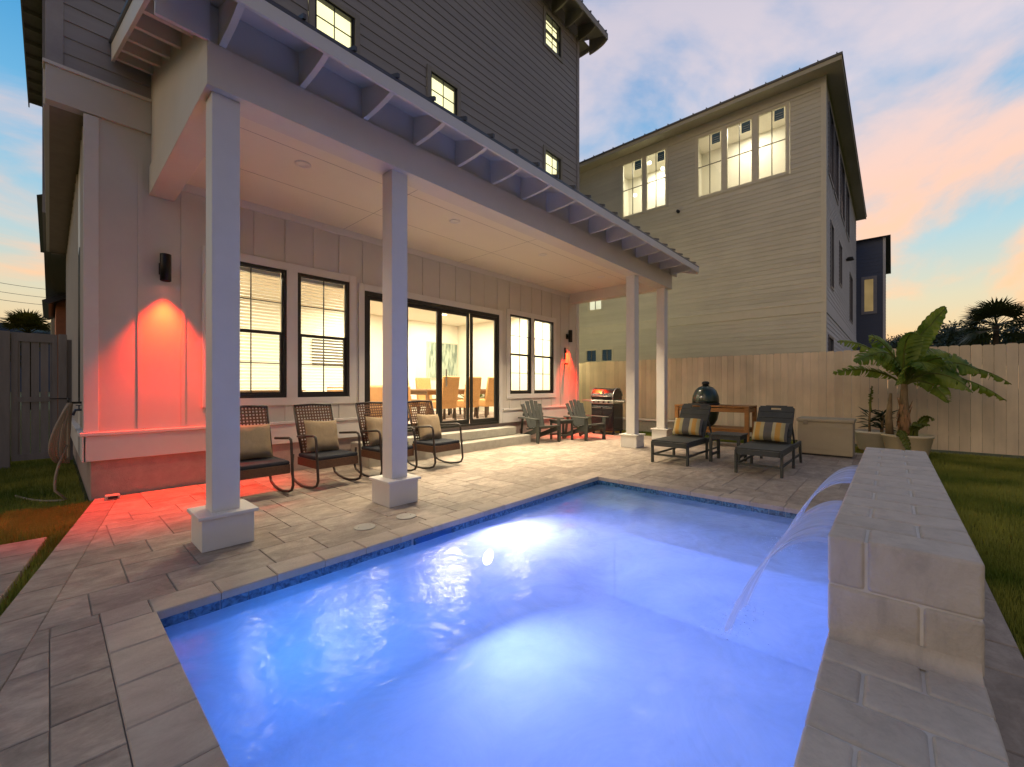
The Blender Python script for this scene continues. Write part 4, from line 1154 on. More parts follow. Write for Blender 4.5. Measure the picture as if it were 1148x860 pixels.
for i, (x, y, rz, lb) in enumerate([(7.55, 5.95, R_(-18), 'dark grey slatted adirondack chair left of the small side table'), (8.62, 5.42, R_(-14), 'dark grey slatted adirondack chair between side table and grill')]):
    o = ad_ if i == 0 else copy_tree(ad_)
    o.location = (x, y, 0); o.rotation_euler = (0, 0, rz); tag(o, lb, 'chair', 'adirondack chairs under the far lamp')
def slat_table(name, w_, d_, h_, loc, label, mt, rz=0):
    e = empty(name, loc, rz, label, 'side table')
    n = 5
    for k in range(n):
        c = MB(); y0 = -d_ / 2 + k * d_ / n; c.box(-w_ / 2, w_ / 2, y0 + .004, y0 + d_ / n - .004, h_ - .022, h_); c.build('top_slat', mt, e, bevel=.003)
    for sx_ in (-1, 1):
        for sy_ in (-1, 1):
            c = MB(); x_, y_ = sx_ * (w_ / 2 - .04), sy_ * (d_ / 2 - .04); c.box(x_ - .022, x_ + .022, y_ - .022, y_ + .022, 0, h_ - .023); c.build('leg', mt, e, bevel=.003)
    c = MB()
    for s in (-1, 1):
        c.box(-w_ / 2 + .062, w_ / 2 - .062, s * (d_ / 2 - .04) - .012, s * (d_ / 2 - .04) + .012, h_ - .085, h_ - .024); c.box(-w_ / 2 + .062, w_ / 2 - .062, s * (d_ / 2 - .04) - .011, s * (d_ / 2 - .04) + .011, .10, .14)
        c.box(s * (w_ / 2 - .04) - .012, s * (w_ / 2 - .04) + .012, -d_ / 2 + .062, d_ / 2 - .062, h_ - .085, h_ - .024)
    build_each(c, 'rail', mt, e)
    return e
slat_table('side_table', .45, .40, .47, (8.12, 5.78, 0), 'small dark slatted side table between the two adirondack chairs', M['poly'], R_(-15))
slat_table('side_table', .50, .50, .47, (7.62, 2.03, 0), 'dark square side table between the two sun loungers', M['poly'])

# ------------------------------------------------------------------ sun loungers (foot towards -X)
def lounger():
    e = empty('sun_lounger'); m = M['poly']; W2 = .27
    # local: foot at x=0, head at x=1.75 ; width along y
    for s in (-1, 1):
        c = MB(); c.bar((0, s * W2, .315), (1.72, s * W2, .315), .035, .075); c.build('side_rail', m, e, bevel=.004)
    k = 0; x = .03
    while x < .92:
        c = MB(); c.box(x, x + .095, -W2 - .02, W2 + .02, .353, .373); c.build('seat_slat', m, e, bevel=.004); x += .105
    hx, hz = .93, .37; tx, tz = 1.33, .93
    d = Vector((tx - hx, 0, tz - hz)); L_n = d.length; d.normalize(); nr = Vector((-d.z, 0, d.x))
    n = 6
    for k in range(n):
        a = L_n * k / n + .004; b = L_n * (k + 1) / n - .004
        p, q = Vector((hx, 0, hz)) + d * a, Vector((hx, 0, hz)) + d * b
        wb = .25 if k < n - 1 else .245
        c = MB()
        if k < n - 1:
            c.add([v + Vector((0, s * wb, 0)) + nr * o_ for v in (p, q) for s in (-1, 1) for o_ in (-.01, .01)], [(0, 1, 3, 2), (4, 6, 7, 5), (0, 4, 5, 1), (2, 3, 7, 6), (0, 2, 6, 4), (1, 5, 7, 3)])
        else:
            m1 = p + (q - p) * .35
            # crest rail with hand slot
            def slab(mb, A, B_, ya, yb):
                mb.add([v + Vector((0, yy, 0)) + nr * o_ for v in (A, B_) for yy in (ya, yb) for o_ in (-.01, .01)], [(0, 1, 3, 2), (4, 6, 7, 5), (0, 4, 5, 1), (2, 3, 7, 6), (0, 2, 6, 4), (1, 5, 7, 3)])
            m2 = p + (q - p) * .75
            slab(c, p, m1, -wb, wb); slab(c, m1, m2, -wb, -.07); slab(c, m1, m2, .07, wb); slab(c, m2, q, -wb + .015, wb - .015); slab(c, q, q + d * .012, -.15, .15)
        c.build('back_slat', m, e, bevel=.003)
    c = MB()
    for s in (-1, 1):
        c.bar(Vector((hx - .02, s * .235, hz - .02)) + nr * -.02, Vector((tx, s * .235, tz)) - d * .03 + nr * -.02, .03, .04)
        c.bar((1.20, s * .22, .72), (1.50, s * .22, .33), .025, .03)
    c.build('back_support', m, e)
    for (x, h_) in ((.06, .28), (.98, .28), (1.62, .28)):
        for s in (-1, 1):
            c = MB(); c.bar((x + (.0 if x < 1.5 else -.04), s * (W2 + .015), .33), (x + (.0 if x < 1.5 else .05), s * (W2 + .015), 0), .032, .055, up=(1, 0, 0)); c.build('leg', m, e, bevel=.003)
    c = MB(); c.box(.08, 1.6, -W2 - .012, -W2 + .008, .12, .15); c.box(.08, 1.6, W2 - .008, W2 + .012, .12, .15); c.box(.045, .075, -W2, W2, .12, .15); c.box(.0, .03, -W2, W2, .28, .352)
    c.build('stretcher', m, e)
    return e
lo = lounger()
spil = pillow_mesh(.50, .32, .17, 5).build('pillow', M['stripe'])
# pillow axes: long side along local x -> want along world y
for v in spil.data.vertices:
    x, y, z = v.co; v.co = (y, x, z)
spil.data.update()
for i, (x, y) in enumerate([(6.66, 2.66), (6.66, 1.40)]):
    o = lo if i == 0 else copy_tree(lo); o.location = (x, y, 0)
    tag(o, ['dark slatted sun lounger in front of the green egg grill', 'dark slatted sun lounger nearest the beige storage box'][i], 'sun lounger', 'sun loungers at the far end of the pool')
    p = spil if i == 0 else spil.copy()
    if i: COL.objects.link(p)
    p.location = (x + .93, y + .02, .545); p.rotation_euler = (0, R_(30), R_(3 - 6 * i))
    tag(p, ['yellow and grey striped pillow on the lounger before the green grill', 'yellow and grey striped pillow on the lounger beside the storage box'][i], 'pillow', 'striped pillows on the sun loungers')

# ------------------------------------------------------------------ gas grill (front faces -X)
gg = empty('gas_grill', (9.72, 5.62, 0), 0, 'black and steel gas grill under the red lamp at far wall corner', 'grill')
c = MB(); c.box(0.0, .50, -.33, .33, .14, .80); c.build('cabinet', M['gblack'], gg, bevel=.008)
for (a, b) in ((-.318, -.004), (.004, .318)):
    c = MB(); c.box(-.018, -.002, a, b, .17, .74); dd = c.build('cabinet_door', M['gblack'], gg, bevel=.005)
    c = MB(); c.box(-.035, -.019, a + .03, b - .03, .69, .705); c.build('door_handle', M['steel'], dd)
c = MB(); c.box(-.05, .50, -.345, .345, .802, .90); c.build('control_panel', M['steel'], gg, bevel=.01)
for k in range(4):
    c = MB(); c.tube([(-.052, -.22 + k * .146, .85), (-.085, -.22 + k * .146, .85)], .022, 12); c.build('knob', M['rubber'], gg)
c = MB()
prof = [(-.02, .902), (-.03, .98), (.0, 1.08), (.08, 1.17), (.20, 1.21), (.34, 1.20), (.44, 1.12), (.48, 1.0), (.48, .902)]
c.prism([(p[0], p[1]) for p in prof], 1, -.315, .315); c.build('lid', M['gblack'], gg, bevel=.01, seg=3)
for s in (-1, 1):
    c = MB(); pr_ = [(p[0], s * .322, p[1]) for p in prof[:-1]]; c.tube([(q[0] - .004, q[1], q[2] + .004) for q in pr_], .012, 6); c.build('lid_trim', M['steel'], gg)
c = MB(); c.tube([(-.06, -.26, 1.0), (-.06, .26, 1.0)], .012, 10); c.bar((-.06, -.24, 1.0), (-.01, -.24, 1.0), .02, .02); c.bar((-.06, .24, 1.0), (-.01, .24, 1.0), .02, .02); c.build('lid_handle', M['steel'], gg)
c = MB(); c.tube([(.02, 0, 1.115), (.008, 0, 1.125)], .035, 16); c.build('thermometer', M['steel'], gg)
for s in (-1, 1):
    c = MB(); c.box(.0, .46, min(s * .35, s * .62), max(s * .35, s * .62), .862, .892); c.build('side_shelf', M['steel'], gg, bevel=.008)
c = MB(); c.box(.02, .48, -.34, .34, .09, .138); c.build('bottom_shelf', M['rubber'], gg)
for (x, y) in ((.05, -.29), (.05, .29), (.45, -.29), (.45, .29)):
    c = MB(); c.tube([(x, y - .015, .045), (x, y + .015, .045)], .045, 14); c.build('wheel', M['rubber'], gg)

# ------------------------------------------------------------------ kamado grill + table
kt = empty('grill_table', (9.42, 2.86, 0), 0, 'orange cedar wood grill table standing against the fence', 'table')
for (x, y) in ((0, -.70), (0, .70), (.62, -.70), (.62, .70)):
    c = MB(); c.box(x - .04, x + .04, y - .04, y + .04, .03, .82); c.build('leg', M['cedar'], kt, bevel=.004)
c = MB()
for k in range(3): c.box(-.05, .67, -.74 + k * .14, -.61 + k * .14, .822, .852)
c.box(-.05, .67, .60, .74, .822, .852); c.box(-.05, .04, -.32, .60, .822, .852); c.box(.58, .67, -.32, .60, .822, .852)
c.build('tabletop', M['cedar'], kt, bevel=.004)
c = MB()
for x in (0, .62): c.box(x - .02, x + .02, -.66, .66, .72, .80); c.box(x - .02, x + .02, -.66, .66, .28, .36)
for y in (-.7, .7): c.box(.04, .58, y - .02, y + .02, .72, .80)
build_each(c, 'rail', M['cedar'], kt)
c = MB()
for k in range(5): c.box(-.04 + k * .14, .09 + k * .14, -.66, .66, .362, .386)
c.build('lower_shelf', M['cedar'], kt, bevel=.003)
for (x, y) in ((0, -.70), (0, .70), (.62, -.70), (.62, .70)):
    c = MB(); c.lathe([(.0, 0), (.03, 0), (.03, .03), (0, .03)], (x, y, 0), 12); c.build('caster', M['rubber'], kt)
eg = empty('egg_grill', (9.73, 3.05, .388), 0, 'dark green egg shaped ceramic grill set in the cedar table', 'grill')
c = MB(); c.lathe([(.12, 0), (.17, .03), (.235, .14), (.27, .30), (.275, .44), (.272, .475)], n=32); c.build('base', M['egg'], eg)
c = MB(); c.lathe([(.272, .50), (.275, .56), (.262, .66), (.22, .77), (.15, .845), (.08, .875), (.06, .88)], n=32); c.build('dome_lid', M['egg'], eg)
c = MB(); c.lathe([(.28, .474), (.282, .478), (.282, .499), (.28, .502), (.27, .502)], n=32); c.build('band', M['rubber'], eg)
c = MB(); c.lathe([(.062, .878), (.062, .91), (.075, .915), (.075, .955), (.05, .975), (0, .98)], n=20); c.build('chimney_cap', M['rubber'], eg)
c = MB(); c.tube([(-.27, .1, .52), (-.37, .1, .53), (-.37, -.1, .53), (-.27, -.1, .52)], .014, 8); c.build('handle', M['rubber'], eg)
c = MB(); c.tube([(-.255, .0, .63), (-.275, .0, .635)], .035, 14); c.build('thermometer', M['steel'], eg)

# ------------------------------------------------------------------ deck box
db = empty('deck_box', (9.33, .90, 0), 0, 'beige resin storage box with lid on the paving by the fence', 'storage box')
c = MB(); c.box(0, .58, -.40, .40, .03, .61); c.build('box_body', M['resin'], db, bevel=.012)
c = MB(); c.box(-.02, .60, -.42, .42, .612, .67); c.build('box_lid', M['resin'], db, bevel=.015, seg=3)
c = MB(); c.box(-.008, .0, -.36, .36, .50, .52); c.box(-.008, 0, -.36, .36, .12, .14); c.build('panel_rib', M['resin'], db)
c = MB(); c.prism([(.10, .60), (.14, .60), (.17, .55), (.15, .51), (.12, .55)], 0, -.03, -.012) if False else c.box(-.04, -.021, .24, .31, .57, .64); c.build('latch', mat('box_latch', (.28, .24, .17), .6), db, bevel=.004)
c = MB(); c.box(.02, .56, -.38, .38, 0, .03); c.build('base', M['rubber'], db)

# ------------------------------------------------------------------ planters and plants
def pot(name, loc, r, h_, m_, label):
    e = empty(name, loc, 0, label, 'planter')
    c = MB(); c.lathe([(r * .72, 0), (r * .78, .02), (r * .97, h_ - .05), (r * 1.0, h_ - .045), (r * 1.02, h_), (r * .94, h_), (r * .92, h_ - .06)], n=36); c.build('pot_body', m_, e)
    c = MB(); c.lathe([(0, h_ - .07), (r * .92, h_ - .065), (r * .92, h_ - .06), (0, h_ - .045)], n=24); c.build('soil', M['soil'], e)
    return e
POT1 = Vector((10.95, .24, 0)); POT2 = Vector((10.30, -.20, 0))
pot('planter', POT1, .34, .38, M['pot'], 'cream round planter behind the raised wall, farther left of the two')
pot('planter', POT2, .35, .40, M['pot2'], 'tan round planter holding the banana plant beside the lawn')
Fv = Vector((.741, .672, 0)); Rv = Vector((.672, -.741, 0)); Uz = Vector((0, 0, 1))
bp = empty('banana_plant', POT2 + Vector((0, 0, .35)), 0, 'tall banana plant with broad torn leaves growing in the tan planter', 'banana plant')
def loc2(r, f, z): return Rv * r + Fv * f + Uz * z
# stems
c = MB(); c.tube([loc2(-.05, 0, 0), loc2(-.04, .0, .3), loc2(-.06, 0, .66), loc2(-.05, 0, .95)], [.085, .075, .06, .045], 12); c.build('stem', M['pstem'], bp)
c = MB(); c.tube([loc2(-.22, .1, 0), loc2(-.24, .1, .35), loc2(-.20, .1, .78)], [.06, .05, .02], 10); c.build('stem', M['pstem'], bp)
c = MB()
for k in range(26):   # dry sheaths
    a = random.uniform(0, 2 * PI); z = random.uniform(.1, .62); r = .07
    p = Vector((math.cos(a) * r, math.sin(a) * r, z)) + loc2(-.05, 0, 0); d = Vector((math.cos(a) * .05, math.sin(a) * .05, random.choice((-.18, .14))))
    s_v = Vector((-math.sin(a), math.cos(a), 0)) * .03
    c.add([p - s_v, p + s_v, p + d + s_v * .2, p + d - s_v * .2], [(0, 1, 2, 3)])
c.build('dry_sheath', mat('dry_leaf_sheath', (.30, .17, .08), .9, var=.3), bp)
def banana_leaf(parent, p0, p1, p2, p3, width_, torn=.3, fold=.35, twist=None, mt=None, petiole=.18, seg=34, seed=0):
    rnd = random.Random(seed); width = width_ * (1.5 if parent is bp and mt is None else 1)
    def B_(t): return p0 * (1 - t) ** 3 + p1 * 3 * t * (1 - t) ** 2 + p2 * 3 * t * t * (1 - t) + p3 * t ** 3
    c = MB(); rib = [B_(i / 24) for i in range(25)]
    side_ref = twist
    mid = []
    for side in (-1, 1):
        i = 0; prev_cut = False
        ts = [petiole + (1 - petiole) * k / seg for k in range(seg + 1)]
        def wd(t):
            s = (t - petiole) / (1 - petiole); s = min(max(s, 0), 1)
            return width * (math.sin(PI * s ** .75) ** .55) * (1 if s < .999 else 0)
        def frame(t):
            T = (B_(min(1, t + .01)) - B_(max(0, t - .01))).normalized()
            sr = side_ref if side_ref is not None else T.cross(Uz)
            sd_ = (sr - T * sr.dot(T)); sd_.normalize(); nn = T.cross(sd_).normalized()
            if nn.z < 0: nn = -nn
            return B_(t), T, sd_, nn
        k = 0
        while k < seg:
            run = rnd.randint(2, 4) if rnd.random() < torn else 1
            run = min(run, seg - k)
            iscut = rnd.random() < torn
            droop = rnd.uniform(0, .5) * torn * 1.2
            rows = []
            for q in range(k, k + run + 1):
                t = ts[q]; P, T, sd_, nn = frame(t); W_ = wd(t)
                sh_ = 0
                if iscut:
                    if q == k: sh_ = .010
                    if q == k + run: sh_ = -.010
                row = []
                for m_ in range(5):
                    f = m_ / 4
                    pos = P + sd_ * side * W_ * f * math.cos(fold * f + droop * f) + nn * (-W_ * f * math.sin(fold * .8 * f + droop * f)) + T * (W_ * f * .35 + sh_ * f * 3) + nn * .012 * math.sin(q * 2.1) * f
                    row.append(pos)
                rows.append(row)
            vs = [p for r in rows for p in r]; fs = []
            for a in range(len(rows) - 1):
                for b in range(4): fs.append((a * 5 + b, a * 5 + b + 1, (a + 1) * 5 + b + 1, (a + 1) * 5 + b))
            c.add(vs, fs, True); k += run
    lf_ = c.build('leaf', mt or M['leaf'], parent)
    c = MB(); c.tube([p - Uz * .004 for p in rib], [.020 * (1 - .85 * i / 24) + .003 for i in range(25)], 6); c.build('midrib', M['leafy'], lf_)
C0 = loc2(-.05, 0, .92)
px = .0165
def lf(tip, c1=None, c2=None, w=.17, torn=.3, f=0, fold=.35, seed=0, twist=None, start=None):
    """tip offset in (right, up, depth) metres from crown"""
    s = start or C0; T_ = s + loc2(tip[0], tip[2], tip[1])
    a = s + loc2(*(c1 or (tip[0] * .25, tip[2] * .25, abs(tip[0]) * .35 + .15)))
    b = s + loc2(*(c2 or (tip[0] * .7, tip[2] * .7, max(tip[1], 0) * .6 + abs(tip[0]) * .35 + .12)))
    banana_leaf(bp, s, a, b, T_, w, torn, fold, twist, seed=seed)
lf((.86, 1.42, .1), (.10, .0, .55), (.42, .05, 1.05), w=.15, torn=.0, seed=1, fold=.15, twist=loc2(.8, .2, -.55))
lf((-.02, .92, -.25), (-.05, -.03, .40), (-.15, -.1, .95), w=.17, torn=.05, seed=2, fold=.45, twist=loc2(1, 0, .1))
lf((1.18, .42, .15), (.25, .0, .48), (.80, .1, .72), w=.15, torn=.1, seed=3, twist=loc2(.25, -.5, -.8))
lf((1.62, .02, -.25), (.25, -.05, .42), (1.0, -.2, .50), w=.12, torn=.95, seed=4, fold=.7, twist=loc2(.2, -.6, -.7))
lf((1.30, -.26, -.45), (.25, -.1, .30), (.8, -.3, .24), w=.12, torn=.95, seed=5, fold=.7, twist=loc2(.1, -.7, -.6))
lf((-1.20, .78, .0), (-.2, .0, .45), (-.7, .0, .85), w=.11, torn=.6, seed=6, fold=.5, twist=loc2(.1, .6, .7))
lf((-1.15, .38, -.35), (-.22, -.1, .45), (-.70, -.25, .72), w=.15, torn=.4, seed=7, fold=.5, twist=loc2(-.2, .6, .7))
lf((-1.05, .22, .3), (-.2, .1, .28), (-.7, .2, .38), w=.09, torn=.5, seed=8, twist=loc2(0, .5, .8))
lf((-.62, .0, -.5), (-.12, -.2, .35), (-.4, -.4, .36), w=.13, torn=.3, seed=9, twist=loc2(-.2, -.5, .8))
lf((.62, -.12, -.55), (.1, -.2, .30), (.4, -.4, .30), w=.14, torn=.3, seed=10, twist=loc2(.3, -.5, -.8))
lf((.40, .20, .6), (.1, .2, .45), (.25, .5, .6), w=.14, torn=.3, seed=11)
lf((.80, .22, -.5), (.2, -.2, .42), (.5, -.4, .52), w=.15, torn=.4, seed=12, twist=loc2(.2, -.5, -.8))
lf((-.45, .50, .55), (-.1, .2, .5), (-.25, .4, .7), w=.14, torn=.3, seed=13)
lf((-.2, .24, -.6), (-.05, -.2, .42), (-.15, -.45, .52), w=.15, torn=.2, seed=14, twist=loc2(1, 0, 0))
lf((1.0, .10, .5), (.2, .2, .48), (.6, .4, .55), w=.15, torn=.5, seed=15, twist=loc2(.1, .7, -.7))
lf((.28, .35, -.55), (.05, -.2, .42), (.18, -.45, .60), w=.14, torn=.15, seed=16, twist=loc2(.9, 0, -.3))
lf((-.85, .52, -.3), (-.15, -.1, .45), (-.5, -.25, .70), w=.13, torn=.35, seed=17, twist=loc2(-.3, .4, .8))
lf((.35, 1.05, -.1), (.05, .0, .5), (.18, -.05, .9), w=.13, torn=.1, seed=21, fold=.35, twist=loc2(.95, -.1, -.2))
lf((-.55, .88, .1), (-.1, .0, .5), (-.32, .05, .85), w=.12, torn=.35, seed=22, fold=.4, twist=loc2(-.8, -.2, -.4))
lf((.38, -.30, -.4), (.1, -.1, .15), (.28, -.3, .12), w=.10, torn=.3, seed=18, twist=loc2(.5, -.5, -.6))
# small suckers at the base
for k, (r, f, z, tw) in enumerate(((.22, -.12, .42, .10), (.05, -.22, .30, .09), (.30, .08, .25, .08), (-.1, -.25, .28, .08))):
    s = loc2(r * .5, f * .5, .02); t_ = s + loc2(r * .9, f, z * .7)
    banana_leaf(bp, s, s + loc2(0, 0, z * .6), s + loc2(r * .5, f * .5, z), t_, tw, .1, .3, loc2(1, 0, 0), mt=M['leafy'], seed=30 + k)
banana_leaf(bp, loc2(-.35, -.2, .05), loc2(-.38, -.25, .25), loc2(-.30, -.3, .1), loc2(-.28, -.36, -.28), .09, .2, .3, loc2(1, 0, 0), mt=M['leafy'], seed=40)
# bird-of-paradise / leafy companion in the far pot
cpn = empty('potted_shrub', POT1 + Vector((0, 0, .32)), 0, 'dark leafy shrub with one upright yellow green shoot in the cream planter', 'plant')
c = MB(); c.tube([loc2(-.12, 0, 0), loc2(-.12, 0, .3), loc2(-.10, 0, .62)], [.022, .018, .012], 8); c.tube([loc2(.12, 0, 0), loc2(.14, 0, .4)], [.03, .015], 8); c.build('stem', M['pstem'], cpn)
c = MB()
for k in range(60):
    a = random.uniform(0, 2 * PI); e_ = random.uniform(.05, .9); l = random.uniform(.18, .38)
    b0 = loc2(random.choice((-.12, .12, .2)), 0, random.uniform(.08, .42)); d = Vector((math.cos(a) * math.cos(e_), math.sin(a) * math.cos(e_), math.sin(e_)))
    s_v = d.cross(Uz).normalized() * .035; dr_ = Vector((0, 0, -.05))
    c.add([b0, b0 + d * l * .45 + s_v, b0 + d * l + dr_, b0 + d * l * .45 - s_v], [(0, 1, 2, 3)])
c.build('foliage', mat('dark_glossy_leaf', (.022, .05, .016), .4, var=.4, scale=5), cpn)
banana_leaf(cpn, loc2(-.10, 0, .45), loc2(-.11, 0, .6), loc2(-.10, 0, .75), loc2(-.07, 0, .95), .045, 0, .9, loc2(1, 0, 0), mt=M['leafy'], seed=50)

# ------------------------------------------------------------------ fences
FX = 11.62
def fence_run(name, a0, a1, plane, axis, h_, matl, label, z0=.02, bwid=.145, post_every=2.4, gaps=.004, rail_back=1):
    e = empty(name, (plane, a0, 0) if axis == 1 else (a0, plane, 0), 0, label, 'fence')
    b = WMB(); a = a0; 
    while a < a1:
        q = min(a + bwid, a1); c_ = random.random(); zt = h_ + random.uniform(-.008, .008)
        def dogear(p, q_):
            pts = [(p, z0), (q_, z0), (q_, zt - .02), (q_ - .02, zt), (p + .02, zt), (p, zt - .02)]
            n0 = len(b.f)
            j = random.uniform(-.002, .002)
            if axis == 1: b.prism(pts, 0, plane + j, plane + .018 + j)
            else: b.prism(pts, 1, plane + j, plane + .018 + j)
            for k in range(n0, len(b.f)): b.c[k] = c_
        dogear(a + gaps / 2, q - gaps / 2); a = q
    b.build('fence_boards', matl, e, attr=True)
    r = WMB()
    for z in (.35, 1.05, 1.75):
        if axis == 1: r.box(plane + .02, plane + .058, a0, a1, z - .045, z + .045)
        else: r.box(a0, a1, plane + .02, plane + .058, z - .045, z + .045)
    r.build('fence_rail', matl, e)
    a = a0 + .05
    while a < a1:
        p = WMB()
        if axis == 1: p.box(plane + .06, plane + .15, a, a + .09, -.07, h_ - .05)
        else: p.box(a, a + .09, plane + .06, plane + .15, -.07, h_ - .05)
        p.build('fence_post', matl, e); a += post_every
    return e
fence_run('fence', -14, 24, FX, 1, 2.03, M['fence'], 'long pale beige board fence behind the loungers and the banana plant')
# low white retaining board seen between columns
lw = empty('low_wall', (11.4, 4.2, 0), 0, 'low pale concrete curb wall in front of the fence, between the far columns', 'wall')
c = WMB(); c.box(11.35, 11.5, 3.6, 7.2, -.07, .28); c.build('curb_wall', M['conc'], lw, bevel=.01)
c = WMB(); c.box(11.33, 11.52, 3.58, 7.22, .281, .33); c.build('wall_cap', M['trim'], lw, bevel=.008)
# left gate fence
GY = 10.4
gf = empty('side_fence', (-6, GY, 0), 0, 'dark taupe board fence left of the side gate', 'fence')
b = WMB(); a = -9.0
while a < -.56:
    cc_ = random.random(); n0 = len(b.f); b.box(a + .006, a + .134, GY, GY + .02, -.0, 2.0)
    for k in range(n0, len(b.f)): b.c[k] = cc_
    a += .14
b.build('fence_boards', M['gatew'], gf, attr=True)
b = WMB(); b.box(-9, -.56, GY - .03, GY - .001, 1.93, 2.1); b.box(-9, -.56, GY + .021, GY + .06, .3, .4); b.build('fence_rail', M['gatew'], gf)
gt = empty('side_gate', (-.2, GY, 0), 0, 'dark taupe board gate with post beside the hose on left house wall', 'gate')
b = WMB(); b.box(-.555, -.42, GY - .06, GY + .07, -.05, 2.13); b.build('gate_post', M['gatew'], gt, bevel=.006)
b = WMB(); b.box(.10, .20, GY - .05, GY + .06, -.05, 2.13); b.build('gate_post', M['gatew'], gt, bevel=.006)
b = WMB(); a = -.405
while a < .08:
    cc_ = random.random(); n0 = len(b.f); b.box(a, min(a + .088, .085), GY, GY + .02, .06, 2.0)
    for k in range(n0, len(b.f)): b.c[k] = cc_
    a += .102
b.build('gate_boards', M['gatew'], gt, attr=True)
b = WMB(); b.box(-.41, .09, GY - .025, GY - .001, 1.98, 2.12); b.box(-.41, .09, GY - .025, GY - .001, .06, .16); b.box(-.41, -.34, GY - .024, GY - .001, .16, 1.98); b.box(.03, .09, GY - .024, GY - .001, .16, 1.98); b.box(-.34, .03, GY - .022, GY - .001, 1.0, 1.08); b.build('gate_frame', M['gatew'], gt)
b = WMB(); b.box(.2, .27, GY, GY + .02, 0, 2.05); b.build('filler_board', M['gatew'], gt)
b = WMB(); b.tube([(.0, GY - .06, 1.05), (.24, GY - .06, 1.05)], .008, 6); b.build('latch', M['black'], gt)

# hose with hanger
hs = empty('garden_hose', (WL - .05, 7.2, 0), 0, 'coiled tan garden hose hanging from a tap on left house wall', 'hose')
hang = Vector((WL - .09, 7.15, 1.02))
c = WMB()
for k in range(8):
    pts = []
    w_ = .10 + .022 * k + random.uniform(-.02, .02); drop = .62 + random.uniform(-.06, .14); ox = random.uniform(-.03, .02); xo = random.uniform(-.03, .05)
    for i in range(25):
        t = 2 * PI * i / 24; yy = math.sin(t) * w_ * (.35 + .65 * (1 - math.cos(t)) / 2); zz = -(1 - math.cos(t)) / 2 * drop
        pts.append(hang + Vector((ox - .02 - .55 * max(0, -yy) - .10 * (1 - math.cos(t)) / 2 * (k / 8), yy * .8, zz + .04)))
    c.tube(pts[:-1], .0125, 7, closed=True)
c.tube([hang + Vector((-.04 - .10 * math.sin(q * .25), -.05 - .02 * q, -.45 - .07 * q)) for q in range(8)] + [(.13 - .05 * q, 6.93 + .03 * q * q * .4, -.03 - .002 * q) for q in range(9)], .0125, 7)
c.build('hose_coil', M['hose'], hs)
c = WMB(); c.tube([(WL - .0, 7.15, 1.06), (WL - .12, 7.15, 1.06), (WL - .12, 7.15, 1.12)], .014, 8); c.build('hose_hanger', M['black'], hs)
c = WMB(); c.tube([(WL, 6.98, .98), (WL - .07, 6.98, .98), (WL - .09, 6.98, .92)], .014, 8); c.tube([(WL - .04, 6.98, .98), (WL - .04, 6.98, 1.03)], .008, 6); c.lathe([(.0, 0), (.028, 0), (.028, .01), (0, .01)], (WL - .04, 6.98, 1.03), 12); c.build('tap', mat('blue_black_tap', (.04, .05, .08), .4), hs)

# small step lamp box + drain lids
sl = empty('drain_box', (.47, 6.42, 0), 0, 'small pale block on the paving at the left foundation corner', 'drain')
c = MB(); c.box(-.06, .06, -.05, .05, .003, .05); c.build('box_body', M['lid'], sl, bevel=.006)
c = MB(); c.box(-.04, .04, -.055, -.051, .012, .04); c.build('grate', M['rubber'], sl)
for (x, y, lb) in ((1.88, 3.47, 'round cream lid set in the paving, nearer to the first column'), (2.30, 3.46, 'round cream lid set in the paving by the second column base')):
    e = empty('access_cover', (x, y, 0), 0, lb, 'cover', 'round lids set in the paving')
    c = MB(); c.lathe([(.092, .001), (.092, .007), (.085, .009), (0, .010)], n=32); c.build('cover', M['lid'], e)
    c = MB(); c.tube([(.05 , 0, .0105), (.058, 0, .0105)], .004, 6); c.tube([(-.05, 0, .0105), (-.058, 0, .0105)], .004, 6); c.build('screw', M['steel'], e)

# ------------------------------------------------------------------ neighbour house
NX = 14.5; NY0 = 1.38; NY1 = 13.5; NXE = 28
NH = empty('neighbour_house', (21, 7.5, 0), 0, 'tall beige three storey house with lit upper windows behind the fence', 'house')
g1 = [(6.71, 7.52), (5.85, 6.60)]; g2 = [(4.03, 4.80), (3.16, 3.92), (2.28, 3.04)]
big = [(a, b, 7.59, 9.60) for a, b in g1] + [(a, b, 7.52, 9.52) for a, b in g2]
small = [(8.39, 9.0, 4.26, 4.72), (8.62, 9.12, 2.22, 2.72), (7.93, 8.42, 2.22, 2.72)]
nh = [(5.80, 7.58, 7.53, 9.66), (2.20, 4.87, 7.46, 9.58)] + [(a - .05, b + .05, c - .05, d + .05) for a, b, c, d in small]
lp = WMB()
lap(lp, 1, NX, NY0 + .09, NY1, 3.64, 9.9, .14, nh, -1); lap(lp, 1, NX, NY0 + .09, NY1, 0, 3.34, .14, nh, -1)
lp.build('lap_siding', M['nsiding'], NH, attr=True)
sidew = [(15.3, 16.5, 7.5, 9.5), (16.9, 18.1, 7.5, 9.5), (19, 20.6, 7.5, 9.5), (21.5, 23, 7.5, 9.4), (15.8, 16.5, 4.3, 6.2), (18.6, 19.4, 4.9, 6.3), (23.5, 25, 4.2, 6.2), (15.2, 16.4, .9, 2.7)]
lp = WMB()
lap(lp, 0, NY0, NX + .09, NXE, 3.64, 9.9, .14, [(a - .06, b + .06, c - .06, d + .06) for a, b, c, d in sidew], -1)
lap(lp, 0, NY0, NX + .09, NXE, 0, 3.34, .14, [(a - .06, b + .06, c - .06, d + .06) for a, b, c, d in sidew], -1)
lp.build('lap_siding', M['nside'], NH, attr=True)
